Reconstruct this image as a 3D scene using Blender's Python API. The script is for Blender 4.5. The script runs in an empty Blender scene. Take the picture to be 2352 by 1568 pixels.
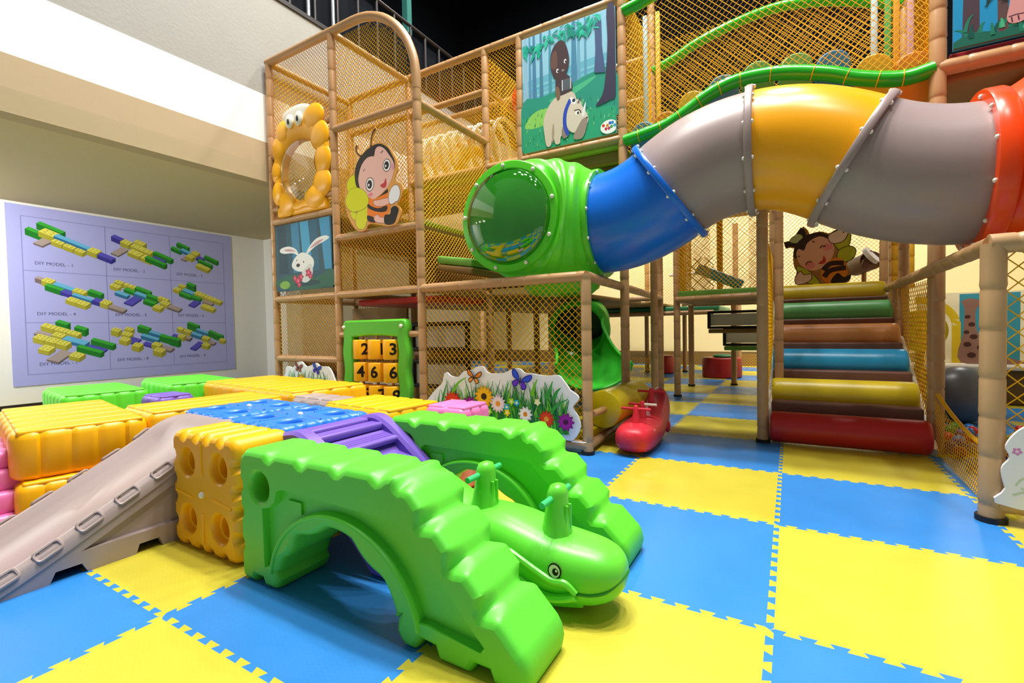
import bpy, bmesh, math, random
from mathutils import Vector, Matrix
from mathutils.geometry import tessellate_polygon
random.seed(7)
PI = math.pi
C = bpy.context.scene.collection
V = Vector
X, Y, Z = V((1, 0, 0)), V((0, 1, 0)), V((0, 0, 1))
def sin(a): return math.sin(a)
def cos(a): return math.cos(a)

# ---------------------------------------------------------------- materials
def lin(h):
    h = h.lstrip('#')
    o = []
    for k in (0, 2, 4):
        c = int(h[k:k+2], 16) / 255
        o.append(c / 12.92 if c <= .04045 else ((c + .055) / 1.055) ** 2.4)
    return o
_mats = {}
def mat(name, hexc, rough=.4, spec=.5, bump=0, bscale=60, var=0, vscale=4, metal=0, coat=0):
    if name in _mats: return _mats[name]
    m = bpy.data.materials.new(name); m.use_nodes = True
    nt = m.node_tree; b = nt.nodes['Principled BSDF']
    c = lin(hexc)
    b.inputs['Base Color'].default_value = (*c, 1)
    b.inputs['Roughness'].default_value = rough
    b.inputs['Specular IOR Level'].default_value = spec
    b.inputs['Metallic'].default_value = metal
    if coat: b.inputs['Coat Weight'].default_value = coat; b.inputs['Coat Roughness'].default_value = .15
    if bump or var:
        tc = nt.nodes.new('ShaderNodeTexCoord')
    if var:
        n = nt.nodes.new('ShaderNodeTexNoise'); n.inputs['Scale'].default_value = vscale; n.inputs['Detail'].default_value = 5
        nt.links.new(tc.outputs['Object'], n.inputs['Vector'])
        r = nt.nodes.new('ShaderNodeMixRGB'); r.blend_type = 'MIX'
        r.inputs[1].default_value = (*[x * (1 - var) for x in c], 1); r.inputs[2].default_value = (*[min(1, x * (1 + var)) for x in c], 1)
        nt.links.new(n.outputs['Fac'], r.inputs[0]); nt.links.new(r.outputs[0], b.inputs['Base Color'])
    if bump:
        n = nt.nodes.new('ShaderNodeTexNoise'); n.inputs['Scale'].default_value = bscale; n.inputs['Detail'].default_value = 3
        nt.links.new(tc.outputs['Object'], n.inputs['Vector'])
        bp = nt.nodes.new('ShaderNodeBump'); bp.inputs['Strength'].default_value = .5; bp.inputs['Distance'].default_value = bump
        nt.links.new(n.outputs['Fac'], bp.inputs['Height']); nt.links.new(bp.outputs[0], b.inputs['Normal'])
    _mats[name] = m
    return m
def ink(h): return mat('print_' + h.lstrip('#'), h, .45, .3)
def plastic(name, h, rough=.3): return mat(name, h, rough, .5, bump=.0004, bscale=140, var=.05, vscale=3)

def clear_mat(name, tint, gloss):
    m = bpy.data.materials.new(name); m.use_nodes = True; nt = m.node_tree; nt.nodes.clear()
    o = nt.nodes.new('ShaderNodeOutputMaterial'); t = nt.nodes.new('ShaderNodeBsdfTransparent'); g = nt.nodes.new('ShaderNodeBsdfGlossy')
    t.inputs[0].default_value = (*lin(tint), 1); g.inputs['Roughness'].default_value = .03
    f = nt.nodes.new('ShaderNodeFresnel'); f.inputs[0].default_value = 1.5
    a = nt.nodes.new('ShaderNodeMath'); a.operation = 'ADD'; a.inputs[1].default_value = gloss; a.use_clamp = True
    x = nt.nodes.new('ShaderNodeMixShader')
    nt.links.new(f.outputs[0], a.inputs[0]); nt.links.new(a.outputs[0], x.inputs[0])
    nt.links.new(t.outputs[0], x.inputs[1]); nt.links.new(g.outputs[0], x.inputs[2]); nt.links.new(x.outputs[0], o.inputs[0])
    return m

M = dict(
    bamboo=mat('bamboo_padding', '#B58C60', .34, .5, bump=.0012, bscale=22, var=.10, vscale=3),
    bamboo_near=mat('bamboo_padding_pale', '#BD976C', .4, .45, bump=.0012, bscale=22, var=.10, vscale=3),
    foot=mat('black_foot', '#15141A', .6),
    net=mat('yellow_netting', '#E8AE08', .6, .3),
    net_pad=mat('yellow_pad', '#C8941A', .6, .3, bump=.004, bscale=60, var=.2, vscale=30),
    bnet=mat('black_rope', '#161616', .7, .2),
    wallw=mat('white_paint', '#E9E8E4', .7, .3, bump=.0006, bscale=90, var=.02),
    wallp=mat('grey_plaster', '#9C9B95', .8, .2, bump=.006, bscale=26, var=.05, vscale=2),
    walltan=mat('beige_band', '#B29F80', .75, .25, bump=.001, bscale=60, var=.03),
    wallcream=mat('cream_paint', '#DCC892', .75, .25, bump=.001, bscale=60, var=.04, vscale=1.2),
    dado=mat('brown_dado', '#6A4F22', .6),
    soff=mat('soffit_paint', '#C3B28E', .8, .2, var=.03, vscale=1),
    ceil=mat('dark_ceiling', '#0C1016', .9, .1),
    teal=mat('teal_steel', '#2F7068', .5),
    rail=mat('dark_rail', '#241C1C', .5),
    steel=mat('bright_steel', '#C9D2D6', .25, .5, metal=.8),
    green=plastic('green_plastic', '#5FDC30', .42),
    green2=plastic('leaf_green_plastic', '#60D83C', .42),
    tgreen=plastic('tunnel_green', '#6CE63A', .25),
    yellow=plastic('amber_plastic', '#FFB804', .38),
    tyellow=plastic('tunnel_amber', '#F5A802', .28),
    blue=plastic('blue_plastic', '#2B7FE8', .33),
    tblue=plastic('tunnel_blue', '#0A6BDC', .27),
    grey=plastic('taupe_plastic', '#A99894', .36),
    tgrey=plastic('tunnel_taupe', '#9B8986', .35),
    orange=plastic('orange_plastic', '#F2490A', .27),
    purple=plastic('purple_plastic', '#7A5BC4', .38),
    pink=plastic('pink_plastic', '#F07FC0', .36),
    bolt=mat('white_bolt', '#ECEBDD', .35),
    red=mat('red_rocker_plastic', '#D42A3C', .42, .4, var=.08, vscale=6),
    redroll=mat('red_vinyl', '#BE2428', .38, .5, bump=.0015, bscale=14),
    yroll=mat('yellow_vinyl', '#CDB416', .36, .5, bump=.0015, bscale=14),
    ybright=mat('bright_yellow_vinyl', '#D2BC0C', .32, .5, bump=.0015, bscale=10),
    groll=mat('green_vinyl', '#5CA860', .36, .5, bump=.0015, bscale=14),
    oroll=mat('orange_vinyl', '#C98444', .36, .5, bump=.0015, bscale=14),
    broll=mat('blue_vinyl', '#2594C4', .32, .5, bump=.0015, bscale=14),
    riser=mat('brown_vinyl', '#6C4638', .5),
    rail_g=mat('green_vinyl_rail', '#22A81E', .22, .5, bump=.0012, bscale=18),
    mat_g=mat('green_deck_mat', '#6DA63C', .6),
    wood=mat('deck_board', '#8C6B33', .6, var=.1),
    cyl=mat('red_vinyl_seat', '#A5171A', .4),
    dark=mat('black_board', '#1B120E', .6),
    ivory=mat('ivory_panel', '#E9E4D6', .5),
    greyball=mat('grey_rubber', '#686E74', .35),
    white=mat('white_board', '#F1F0F2', .45),
)
CLEAR = clear_mat('clear_dome', '#DDE9DF', .06)
CLEAR2 = clear_mat('clear_dome_green', '#86AFA0', .10)

def glow_through(m, h, f):
    # thin moulded plastic lets some light through
    nt = m.node_tree; o = nt.nodes['Material Output']; b = nt.nodes['Principled BSDF']
    t = nt.nodes.new('ShaderNodeBsdfTranslucent'); t.inputs[0].default_value = (*lin(h), 1)
    x = nt.nodes.new('ShaderNodeMixShader'); x.inputs[0].default_value = f
    nt.links.new(b.outputs[0], x.inputs[1]); nt.links.new(t.outputs[0], x.inputs[2]); nt.links.new(x.outputs[0], o.inputs[0])
glow_through(M['tgreen'], '#6FE048', .3)
def floor_mat(name, h):
    m = mat(name, h, .36, .45)
    nt = m.node_tree; b = nt.nodes['Principled BSDF']
    tc = nt.nodes.new('ShaderNodeTexCoord')
    mp = nt.nodes.new('ShaderNodeMapping'); mp.inputs['Rotation'].default_value = (0, 0, PI / 4); mp.inputs['Scale'].default_value = (38, 80, 1)
    nt.links.new(tc.outputs['Object'], mp.inputs[0])
    w = nt.nodes.new('ShaderNodeTexChecker'); w.inputs['Scale'].default_value = 1
    nt.links.new(mp.outputs[0], w.inputs[0])
    bp = nt.nodes.new('ShaderNodeBump'); bp.inputs['Strength'].default_value = .6; bp.inputs['Distance'].default_value = .004
    nt.links.new(w.outputs['Fac'], bp.inputs['Height']); nt.links.new(bp.outputs[0], b.inputs['Normal'])
    n = nt.nodes.new('ShaderNodeTexNoise'); n.inputs['Scale'].default_value = 3.5; n.inputs['Detail'].default_value = 6
    nt.links.new(tc.outputs['Object'], n.inputs[0])
    r = nt.nodes.new('ShaderNodeMapRange'); r.inputs[1].default_value = .3; r.inputs[2].default_value = .7; r.inputs[3].default_value = .30; r.inputs[4].default_value = .46
    nt.links.new(n.outputs['Fac'], r.inputs[0]); nt.links.new(r.outputs[0], b.inputs['Roughness'])
    c = lin(h)
    x = nt.nodes.new('ShaderNodeMixRGB'); x.inputs[1].default_value = (*[k * .93 for k in c], 1); x.inputs[2].default_value = (*[min(1, k * 1.06) for k in c], 1)
    nt.links.new(n.outputs['Fac'], x.inputs[0]); nt.links.new(x.outputs[0], b.inputs['Base Color'])
    return m
FB = floor_mat('blue_foam', '#3084D2'); FY = floor_mat('yellow_foam', '#CCBF3C')

# ---------------------------------------------------------------- mesh builder
def frame(d):
    d = d.normalized()
    a = d.cross(Z)
    if a.length < 1e-3: a = d.cross(X)
    a.normalize()
    return a, a.cross(d)
class MB:
    def __init__(s): s.v = []; s.f = []; s.m = []; s.mats = []
    def mi(s, m):
        if m not in s.mats: s.mats.append(m)
        return s.mats.index(m)
    def add(s, vs, fs, m):
        k = len(s.v); i = s.mi(m)
        s.v.extend(V(p) for p in vs)
        for f in fs: s.f.append([a + k for a in f]); s.m.append(i)
        return s
    def box(s, c, d, m, R=None):
        c = V(c); o = []
        for z in (-.5, .5):
            for x, y in ((-.5, -.5), (.5, -.5), (.5, .5), (-.5, .5)):
                p = V((x * d[0], y * d[1], z * d[2]))
                o.append(c + (R @ p if R else p))
        return s.add(o, [(3, 2, 1, 0), (4, 5, 6, 7), (0, 1, 5, 4), (1, 2, 6, 5), (2, 3, 7, 6), (3, 0, 4, 7)], m)
    def rbox(s, c, d, m, b=.01, R=None, n=3):
        # box with rounded vertical and horizontal edges
        c = V(c); hx, hy, hz = d[0] / 2, d[1] / 2, d[2] / 2
        rings = []
        for k in range(2 * (n + 1)):
            top = k > n; q = (k if not top else k - n - 1) / n * PI / 2
            a = (PI / 2 - q) if not top else q
            ins = b * (1 - cos(a)); z = (-hz + b - b * sin(a)) if not top else (hz - b + b * sin(a))
            ring = []
            for (sx, sy, a0) in ((1, 1, 0), (-1, 1, PI / 2), (-1, -1, PI), (1, -1, 1.5 * PI)):
                for j in range(n + 1):
                    t = a0 + j / n * PI / 2; rr = max(b - ins, 1e-4)
                    ring.append(V((sx * (hx - b) + rr * cos(t), sy * (hy - b) + rr * sin(t), z)))
            rings.append(ring)
        rings = [[c + (R @ p if R else p) for p in r] for r in rings]
        return s.loft(rings, m, True, True, True)
    def loft(s, rings, m, closed=True, cap0=False, cap1=False):
        n = len(rings[0]); vs = [p for r in rings for p in r]; fs = []
        for i in range(len(rings) - 1):
            for j in range(n if closed else n - 1):
                a, b = i * n + j, i * n + (j + 1) % n
                fs.append((a, b, b + n, a + n))
        if cap0: fs.append(tuple(range(n - 1, -1, -1)))
        if cap1: k = (len(rings) - 1) * n; fs.append(tuple(range(k, k + n)))
        return s.add(vs, fs, m)
    def tube(s, pts, r, m, n=10, caps=True, flat=None):
        pts = [V(p) for p in pts]; N = len(pts)
        rad = r if isinstance(r, (list, tuple)) else [r] * N
        t0 = (pts[1] - pts[0]).normalized(); a, b = frame(t0); rings = []
        for i in range(N):
            t = (pts[min(i + 1, N - 1)] - pts[max(i - 1, 0)]).normalized()
            a = (a - t * a.dot(t)).normalized(); b = t.cross(a)
            rings.append([pts[i] + (a * cos(2 * PI * k / n) + b * sin(2 * PI * k / n) * (flat or 1)) * rad[i] for k in range(n)])
        return s.loft(rings, m, True, caps, caps)
    def bamboo(s, p0, p1, r, m, step=.235, ph=.1, n=14):
        p0, p1 = V(p0), V(p1); L = (p1 - p0).length; d = (p1 - p0) / L
        ts = [(0, 1)]; t = ph
        while t < L - .03:
            ts += [(t - .014, 1), (t - .003, .93), (t + .003, .97), (t + .02, 1.035), (t + .05, 1)]; t += step * random.uniform(.8, 1.15)
        ts = [q for q in ts if 0 <= q[0] < L] + [(L, 1)]
        return s.tube([p0 + d * q[0] for q in ts], [r * q[1] for q in ts], m, n)
    def ball(s, c, r, m, nu=16, nv=10, sc=(1, 1, 1), R=None):
        c = V(c); rings = []
        for i in range(nv + 1):
            th = PI * i / nv; q = max(sin(th), 1e-3)
            ring = []
            for k in range(nu):
                p = V((r * sc[0] * q * cos(2 * PI * k / nu), r * sc[1] * q * sin(2 * PI * k / nu), -r * sc[2] * cos(th)))
                ring.append(c + (R @ p if R else p))
            rings.append(ring)
        return s.loft(rings, m, True, True, True)
    def plate(s, poly, O, U, W, m, holes=(), d=0., th=0.):
        # flat polygon in the frame O + x*U + y*W, moved d along the normal; th gives it thickness behind
        U, W, O = V(U), V(W), V(O); nrm = U.cross(W).normalized()
        loops = [list(poly)] + [list(h) for h in holes]
        flat = [p for l in loops for p in l]
        if holes:
            bm = bmesh.new(); k = 0; ed = []
            for l in loops:
                vv = [bm.verts.new((p[0], p[1], 0)) for p in l]
                ed += [bm.edges.new((vv[i], vv[(i + 1) % len(vv)])) for i in range(len(vv))]
            bm.verts.index_update(); bmesh.ops.triangle_fill(bm, use_beauty=True, use_dissolve=False, edges=ed, normal=(0, 0, 1))
            bm.verts.index_update(); tri = [tuple(v.index for v in f.verts) for f in bm.faces]; flat = [(v.co.x, v.co.y) for v in bm.verts]; bm.free()
        else:
            tri = tessellate_polygon([[V((p[0], p[1], 0)) for p in l] for l in loops])
        P = [O + U * p[0] + W * p[1] + nrm * d for p in flat]
        fs = []
        for t in tri:
            a, b, c = t
            ar = (flat[b][0] - flat[a][0]) * (flat[c][1] - flat[a][1]) - (flat[b][1] - flat[a][1]) * (flat[c][0] - flat[a][0])
            fs.append((a, b, c) if ar > 0 else (c, b, a))
        s.add(P, fs, m)
        if th:
            Q = [p - nrm * th for p in P]
            s.add(Q, [f[::-1] for f in fs], m)
            k = 0
            for l in loops:
                n = len(l); s.add(P[k:k+n] + Q[k:k+n], [(j, (j + 1) % n, n + (j + 1) % n, n + j) for j in range(n)], m); k += n
        return s
    def build(s, name, parent=None, smooth=40, loc=None, local=False, wn=False):
        me = bpy.data.meshes.new(name)
        vs = s.v
        if parent is not None and not local:
            inv = parent['_inv']; inv = Matrix([inv[0:4], inv[4:8], inv[8:12], inv[12:16]])
            vs = [inv @ p for p in vs]
        if loc is not None: vs = [p - V(loc) for p in vs]
        me.from_pydata([tuple(p) for p in vs], [], s.f)
        for m in s.mats: me.materials.append(m)
        me.polygons.foreach_set('material_index', s.m)
        bm = bmesh.new(); bm.from_mesh(me); bmesh.ops.recalc_face_normals(bm, faces=bm.faces) if smooth else None; bm.to_mesh(me); bm.free()
        me.update()
        if smooth:
            me.shade_smooth(); me.set_sharp_from_angle(angle=math.radians(smooth))
        o = bpy.data.objects.new(name, me); C.objects.link(o)
        if parent is not None:
            o.parent = parent
        if wn:
            md = o.modifiers.new('normals', 'WEIGHTED_NORMAL'); md.keep_sharp = True; md.weight = 80
        if parent is not None and parent.get('_inv') is not None:
            o['_inv'] = parent['_inv']
        elif loc is not None: o.location = loc; o['_inv'] = flatm(Matrix.Translation(V(loc)).inverted())
        else: o['_inv'] = flatm(Matrix.Identity(4))
        return o
def flatm(m): return [m[i][j] for i in range(4) for j in range(4)]
def tag(o, label, cat, group=None):
    o['label'] = label; o['category'] = cat
    if group: o['group'] = group
    return o
def thing(name, label, cat, loc=(0, 0, 0), rotz=0, group=None):
    o = bpy.data.objects.new(name, None); C.objects.link(o)
    o.location = loc; o.rotation_euler = (0, 0, rotz); o.empty_display_size = .1
    o['_inv'] = flatm((Matrix.Translation(V(loc)) @ Matrix.Rotation(rotz, 4, 'Z')).inverted())
    return tag(o, label, cat, group)
def struct(o): o['kind'] = 'structure'; return o
def dup(o, parent, dloc=None, mtx=None):
    c = o.copy(); C.objects.link(c); c.parent = parent
    if dloc is not None: c.location = V(dloc)
    return c

# ---------------------------------------------------------------- 2-D shape helpers
def ell(cx, cy, rx, ry=None, rot=0, n=28):
    ry = rx if ry is None else ry
    return [(cx + rx * cos(2*PI*k/n) * cos(rot) - ry * sin(2*PI*k/n) * sin(rot), cy + rx * cos(2*PI*k/n) * sin(rot) + ry * sin(2*PI*k/n) * cos(rot)) for k in range(n)]
def smooth_loop(pts, n=6):
    o = []; N = len(pts)
    for i in range(N):
        p0, p1, p2, p3 = (pts[(i + k - 1) % N] for k in range(4))
        for j in range(n):
            t = j / n
            o.append(tuple(.5 * (2*p1[a] + (p2[a]-p0[a])*t + (2*p0[a]-5*p1[a]+4*p2[a]-p3[a])*t*t + (3*p1[a]-p0[a]-3*p2[a]+p3[a])*t**3) for a in range(len(p1))))
    return o
def smooth_line(pts, n=6):
    o = []; N = len(pts)
    for i in range(N - 1):
        p0, p1, p2, p3 = pts[max(i-1, 0)], pts[i], pts[i+1], pts[min(i+2, N-1)]
        for j in range(n):
            t = j / n
            o.append(tuple(.5 * (2*p1[a] + (p2[a]-p0[a])*t + (2*p0[a]-5*p1[a]+4*p2[a]-p3[a])*t*t + (3*p1[a]-p0[a]-3*p2[a]+p3[a])*t**3) for a in range(len(p1))))
    o.append(tuple(pts[-1])); return o
def stroke(pts, w, w2=None):
    pts = smooth_line(pts, 5) if len(pts) > 2 else pts
    L, R_ = [], []; N = len(pts)
    for i, p in enumerate(pts):
        a, b = pts[max(i-1, 0)], pts[min(i+1, N-1)]
        dx, dy = b[0]-a[0], b[1]-a[1]; l = math.hypot(dx, dy) or 1
        ww = w + ((w2 if w2 is not None else w) - w) * i / (N - 1)
        L.append((p[0] - dy/l*ww, p[1] + dx/l*ww)); R_.append((p[0] + dy/l*ww, p[1] - dx/l*ww))
    return L + R_[::-1]
def rrect(x0, y0, x1, y1, r, n=5):
    o = []
    for cx, cy, a0 in ((x1-r, y1-r, 0), (x0+r, y1-r, PI/2), (x0+r, y0+r, PI), (x1-r, y0+r, 1.5*PI)):
        o += [(cx + r*cos(a0+k/n*PI/2), cy + r*sin(a0+k/n*PI/2)) for k in range(n+1)]
    return o
def inset(poly, d):
    N = len(poly); o = []
    ar = sum(poly[i][0]*poly[(i+1)%N][1]-poly[(i+1)%N][0]*poly[i][1] for i in range(N)); sg = 1 if ar > 0 else -1
    for i in range(N):
        a, p, b = poly[i-1], poly[i], poly[(i+1) % N]
        n1 = (-(p[1]-a[1]), p[0]-a[0]); n2 = (-(b[1]-p[1]), b[0]-p[0])
        l1 = math.hypot(*n1) or 1; l2 = math.hypot(*n2) or 1
        nx, ny = n1[0]/l1+n2[0]/l2, n1[1]/l1+n2[1]/l2; l = math.hypot(nx, ny) or 1
        o.append((p[0]+sg*nx/l*d, p[1]+sg*ny/l*d))
    return o
def text_tris(txt, size, bold=0., slices=0):
    cu = bpy.data.curves.new('t', 'FONT'); cu.body = txt; cu.size = size; cu.offset = bold * size; cu.align_x = 'CENTER'; cu.align_y = 'CENTER'; cu.resolution_u = 3
    o = bpy.data.objects.new('t', cu); C.objects.link(o)
    me = bpy.data.meshes.new_from_object(o)
    if slices:
        bm = bmesh.new(); bm.from_mesh(me)
        for k in range(-slices, slices + 1):
            bmesh.ops.bisect_plane(bm, geom=bm.verts[:] + bm.edges[:] + bm.faces[:], plane_co=(k * size * .5 / slices, 0, 0), plane_no=(1, 0, 0))
        bm.to_mesh(me); bm.free()
    vs = [(v.co.x, v.co.y) for v in me.vertices]; fs = [tuple(p.vertices) for p in me.polygons]
    bpy.data.objects.remove(o); bpy.data.curves.remove(cu); bpy.data.meshes.remove(me)
    return vs, fs

# ---------------------------------------------------------------- netting
def net(mb, O, U, W, m=None, cell=.047, r=.0031, sag=None, mask=None, seg=.12, ns=3):
    O, U, W = V(O), V(U), V(W); m = m or M['net']
    Lu, Lv = U.length, W.length; u, w = U / Lu, W / Lv; nn = u.cross(w)
    def P(x, y):
        p = O + u * x + w * y
        if sag: p = p + nn * sag(x / Lu, y / Lv)
        return p
    for fam in (0, 1):
        c = (-Lv if fam else 0) + cell * .5
        while c < (Lu if fam else Lu + Lv):
            # family 0: x + y = c ; family 1: x - y = c
            y0, y1 = (max(0, c - Lu), min(Lv, c)) if fam == 0 else (max(0, -c), min(Lv, Lu - c))
            if y1 - y0 > .01:
                k = 1 if (not sag and not mask) else max(1, int((y1 - y0) / seg))
                run = []
                for i in range(k + 1):
                    y = y0 + (y1 - y0) * i / k; x = c - y if fam == 0 else c + y
                    if mask and not mask(x / Lu, y / Lv):
                        if len(run) > 1: mb.tube(run, r, m, ns, False)
                        run = []; continue
                    run.append(P(x, y))
                if len(run) > 1: mb.tube(run, r, m, ns, False)
            c += cell
    return mb
def sagf(d, f=1): return lambda a, b: d * sin(PI * a) * sin(PI * b)
# ================================================================ the room
YB = 10.4        # back wall
XL = -9.4        # left wall
XP = -5.68       # mezzanine parapet above the overhang
def room():
    mb = MB()
    I0, I1, J0, J1, nt, am = -11, 4, -4, 11, 22, .0125
    def edge(a, b, u):
        d = V(b) - V(a); p = V((-d.y, d.x)); o = [V(a)]
        for k in range(nt):
            s = am if (k + u) % 2 else -am
            l, r = (k + .0 - .13) / nt, (k + 1 + .13) / nt
            if k == 0: l = .35 / nt
            if k == nt - 1: r = 1 - .35 / nt
            o += [V(a) + d * l + p * s, V(a) + d * r + p * s]
        return o
    Hh = {}; Vv = {}
    for i in range(I0, I1 + 1):
        for j in range(J0, J1 + 1):
            Hh[i, j] = edge(V((i, j)), V((i + 1, j)), (i + j) % 2); Vv[i, j] = edge(V((i, j)), V((i, j + 1)), (i + j + 1) % 2)
    for i in range(I0, I1):
        for j in range(J0, J1):
            e1, e2 = Hh[i, j], Vv[i + 1, j]; e3 = Hh[i, j + 1][1:] + [V((i + 1, j + 1))]; e4 = Vv[i, j][1:] + [V((i, j + 1))]
            poly = e1 + e2 + e3[::-1] + e4[::-1]
            mb.add([(p.x, p.y, 0) for p in poly], [list(range(len(poly)))], FB if (i + j) % 2 == 0 else FY)
    mb.box((-3.5, 3.5, -.06), (15, 15, .11), M['dado'])
    struct(mb.build('floor', smooth=0))
    # left wall under the overhang, its dado, the return pier
    w = MB(); w.box((XL - .1, 3.3, 1.62), (.2, 14.2, 3.0), M['wallw']); struct(w.build('wall_left', smooth=0))
    b = MB(); b.box((XL - .1, 3.3, .06), (.18, 14.2, .12), M['rail']); struct(b.build('baseboard_left', smooth=0))
    b = MB(); b.box((XL + .006, 6.85, .26), (.012, 7.1, .30), M['dado']); struct(b.build('trim_1', smooth=0))
    p = MB(); p.box((-9.05, 3.28, 1.56), (.7, .34, 2.88), M['wallw']); struct(p.build('trim_2', smooth=0))
    s = MB(); s.box(((XL + XP) / 2 - .1, 3.3, 3.1), (XP - XL + .2, 14.2, .2), M['soff']); struct(s.build('ceiling', smooth=0))
    f = MB()
    f.box((XP - .1, 3.3, 3.24), (.2, 14.2, .5), M['walltan'])  # lower band, browner than the white one above it
    f.box((XP - .105, 3.3, 3.79), (.2, 14.2, .60), M['wallw'])
    f.box((XP - .11, 3.3, 4.74), (.2, 14.2, 1.30), M['wallp'])
    struct(f.build('wall_mezzanine', smooth=0))
    # back wall, dado, high dark roof
    w = MB(); w.box((-2.4, YB + .1, 2.4), (15, .2, 4.8), M['wallcream']); struct(w.build('wall_back', smooth=0))
    w = MB(); w.box((-2.4, YB + .1, 8.4), (15, .2, 7.2), M['ceil']); struct(w.build('wall_back_upper', smooth=0))
    w = MB(); w.box((-2.4, YB - .012, .18), (14.8, .025, .36), M['dado']); struct(w.build('baseboard_back', smooth=0))
    w = MB(); w.box((5.1, 5.4, 2.4), (.2, 10, 4.8), M['wallcream']); struct(w.build('wall_right', smooth=0))
    c = MB(); c.box((-2.4, 3.5, 12.1), (16, 16, .2), M['ceil']); struct(c.build('ceiling_roof', smooth=0))
    c = MB(); c.box((-9.6, 3.5, 8.6), (.2, 16, 7.0), M['ceil']); struct(c.build('wall_left_upper', smooth=0))
    # steel truss of the roof
    t = MB()
    for y in (7.6,):
        pass
    def truss(a, b, h, n):
        a, b = V(a), V(b); t.tube([a, b], .045, M['teal'], 4); t.tube([a + Z * h, b + Z * h], .045, M['teal'], 4)
        for k in range(n + 1):
            q = a + (b - a) * k / n; t.tube([q, q + Z * h], .03, M['teal'], 4)
            if k < n: t.tube([q, a + (b - a) * (k + 1) / n + Z * h], .02, M['teal'], 4)
    truss((-7.0, 2.6, 6.87), (-7.0, 10, 6.87), .38, 5)
    t.box((-7.0, 5.0, 8.2), (.14, .14, 2.0), M['teal'])
    struct(t.build('trim_3', smooth=0))
    # mezzanine railing
    rl = thing('mezzanine_railing', 'dark metal balcony railing with bright steel uprights above the plaster parapet', 'railing', (XP - .1, 0, 5.4))
    g = MB(); g.box((XP - .1, 3.3, 5.42), (.22, 14, .06), M['rail']); g.build('base_rail', rl, 0)
    g = MB(); g.tube([(XP - .1, -3.5, 6.5), (XP - .1, 10, 6.5)], .03, M['rail'], 8); g.build('top_rail', rl)
    g = MB(); g.tube([(XP - .1, 0, 5.45), (XP - .1, 0, 6.5)], .022, M['rail'], 8)
    y0 = .92; o = g.build('upright', rl); o.location = (0, y0, 0)
    for k in range(1, 14): dup(o, rl, (0, y0 + .40 * k, 0))
    for yy in (1.56, 1.98):
        g = MB(); g.tube([(XP - .03, yy, 5.45), (XP - .03, yy, 6.6)], .026, M['steel'], 8); o = g.build('upright', rl); o['label'] = 'bright steel upright'
    g = MB(); g.box((XP - .16, 3.3, 5.95), (.02, 13.6, .9), M['ceil']); g.build('dark_panel', rl, 0)
room()

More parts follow.
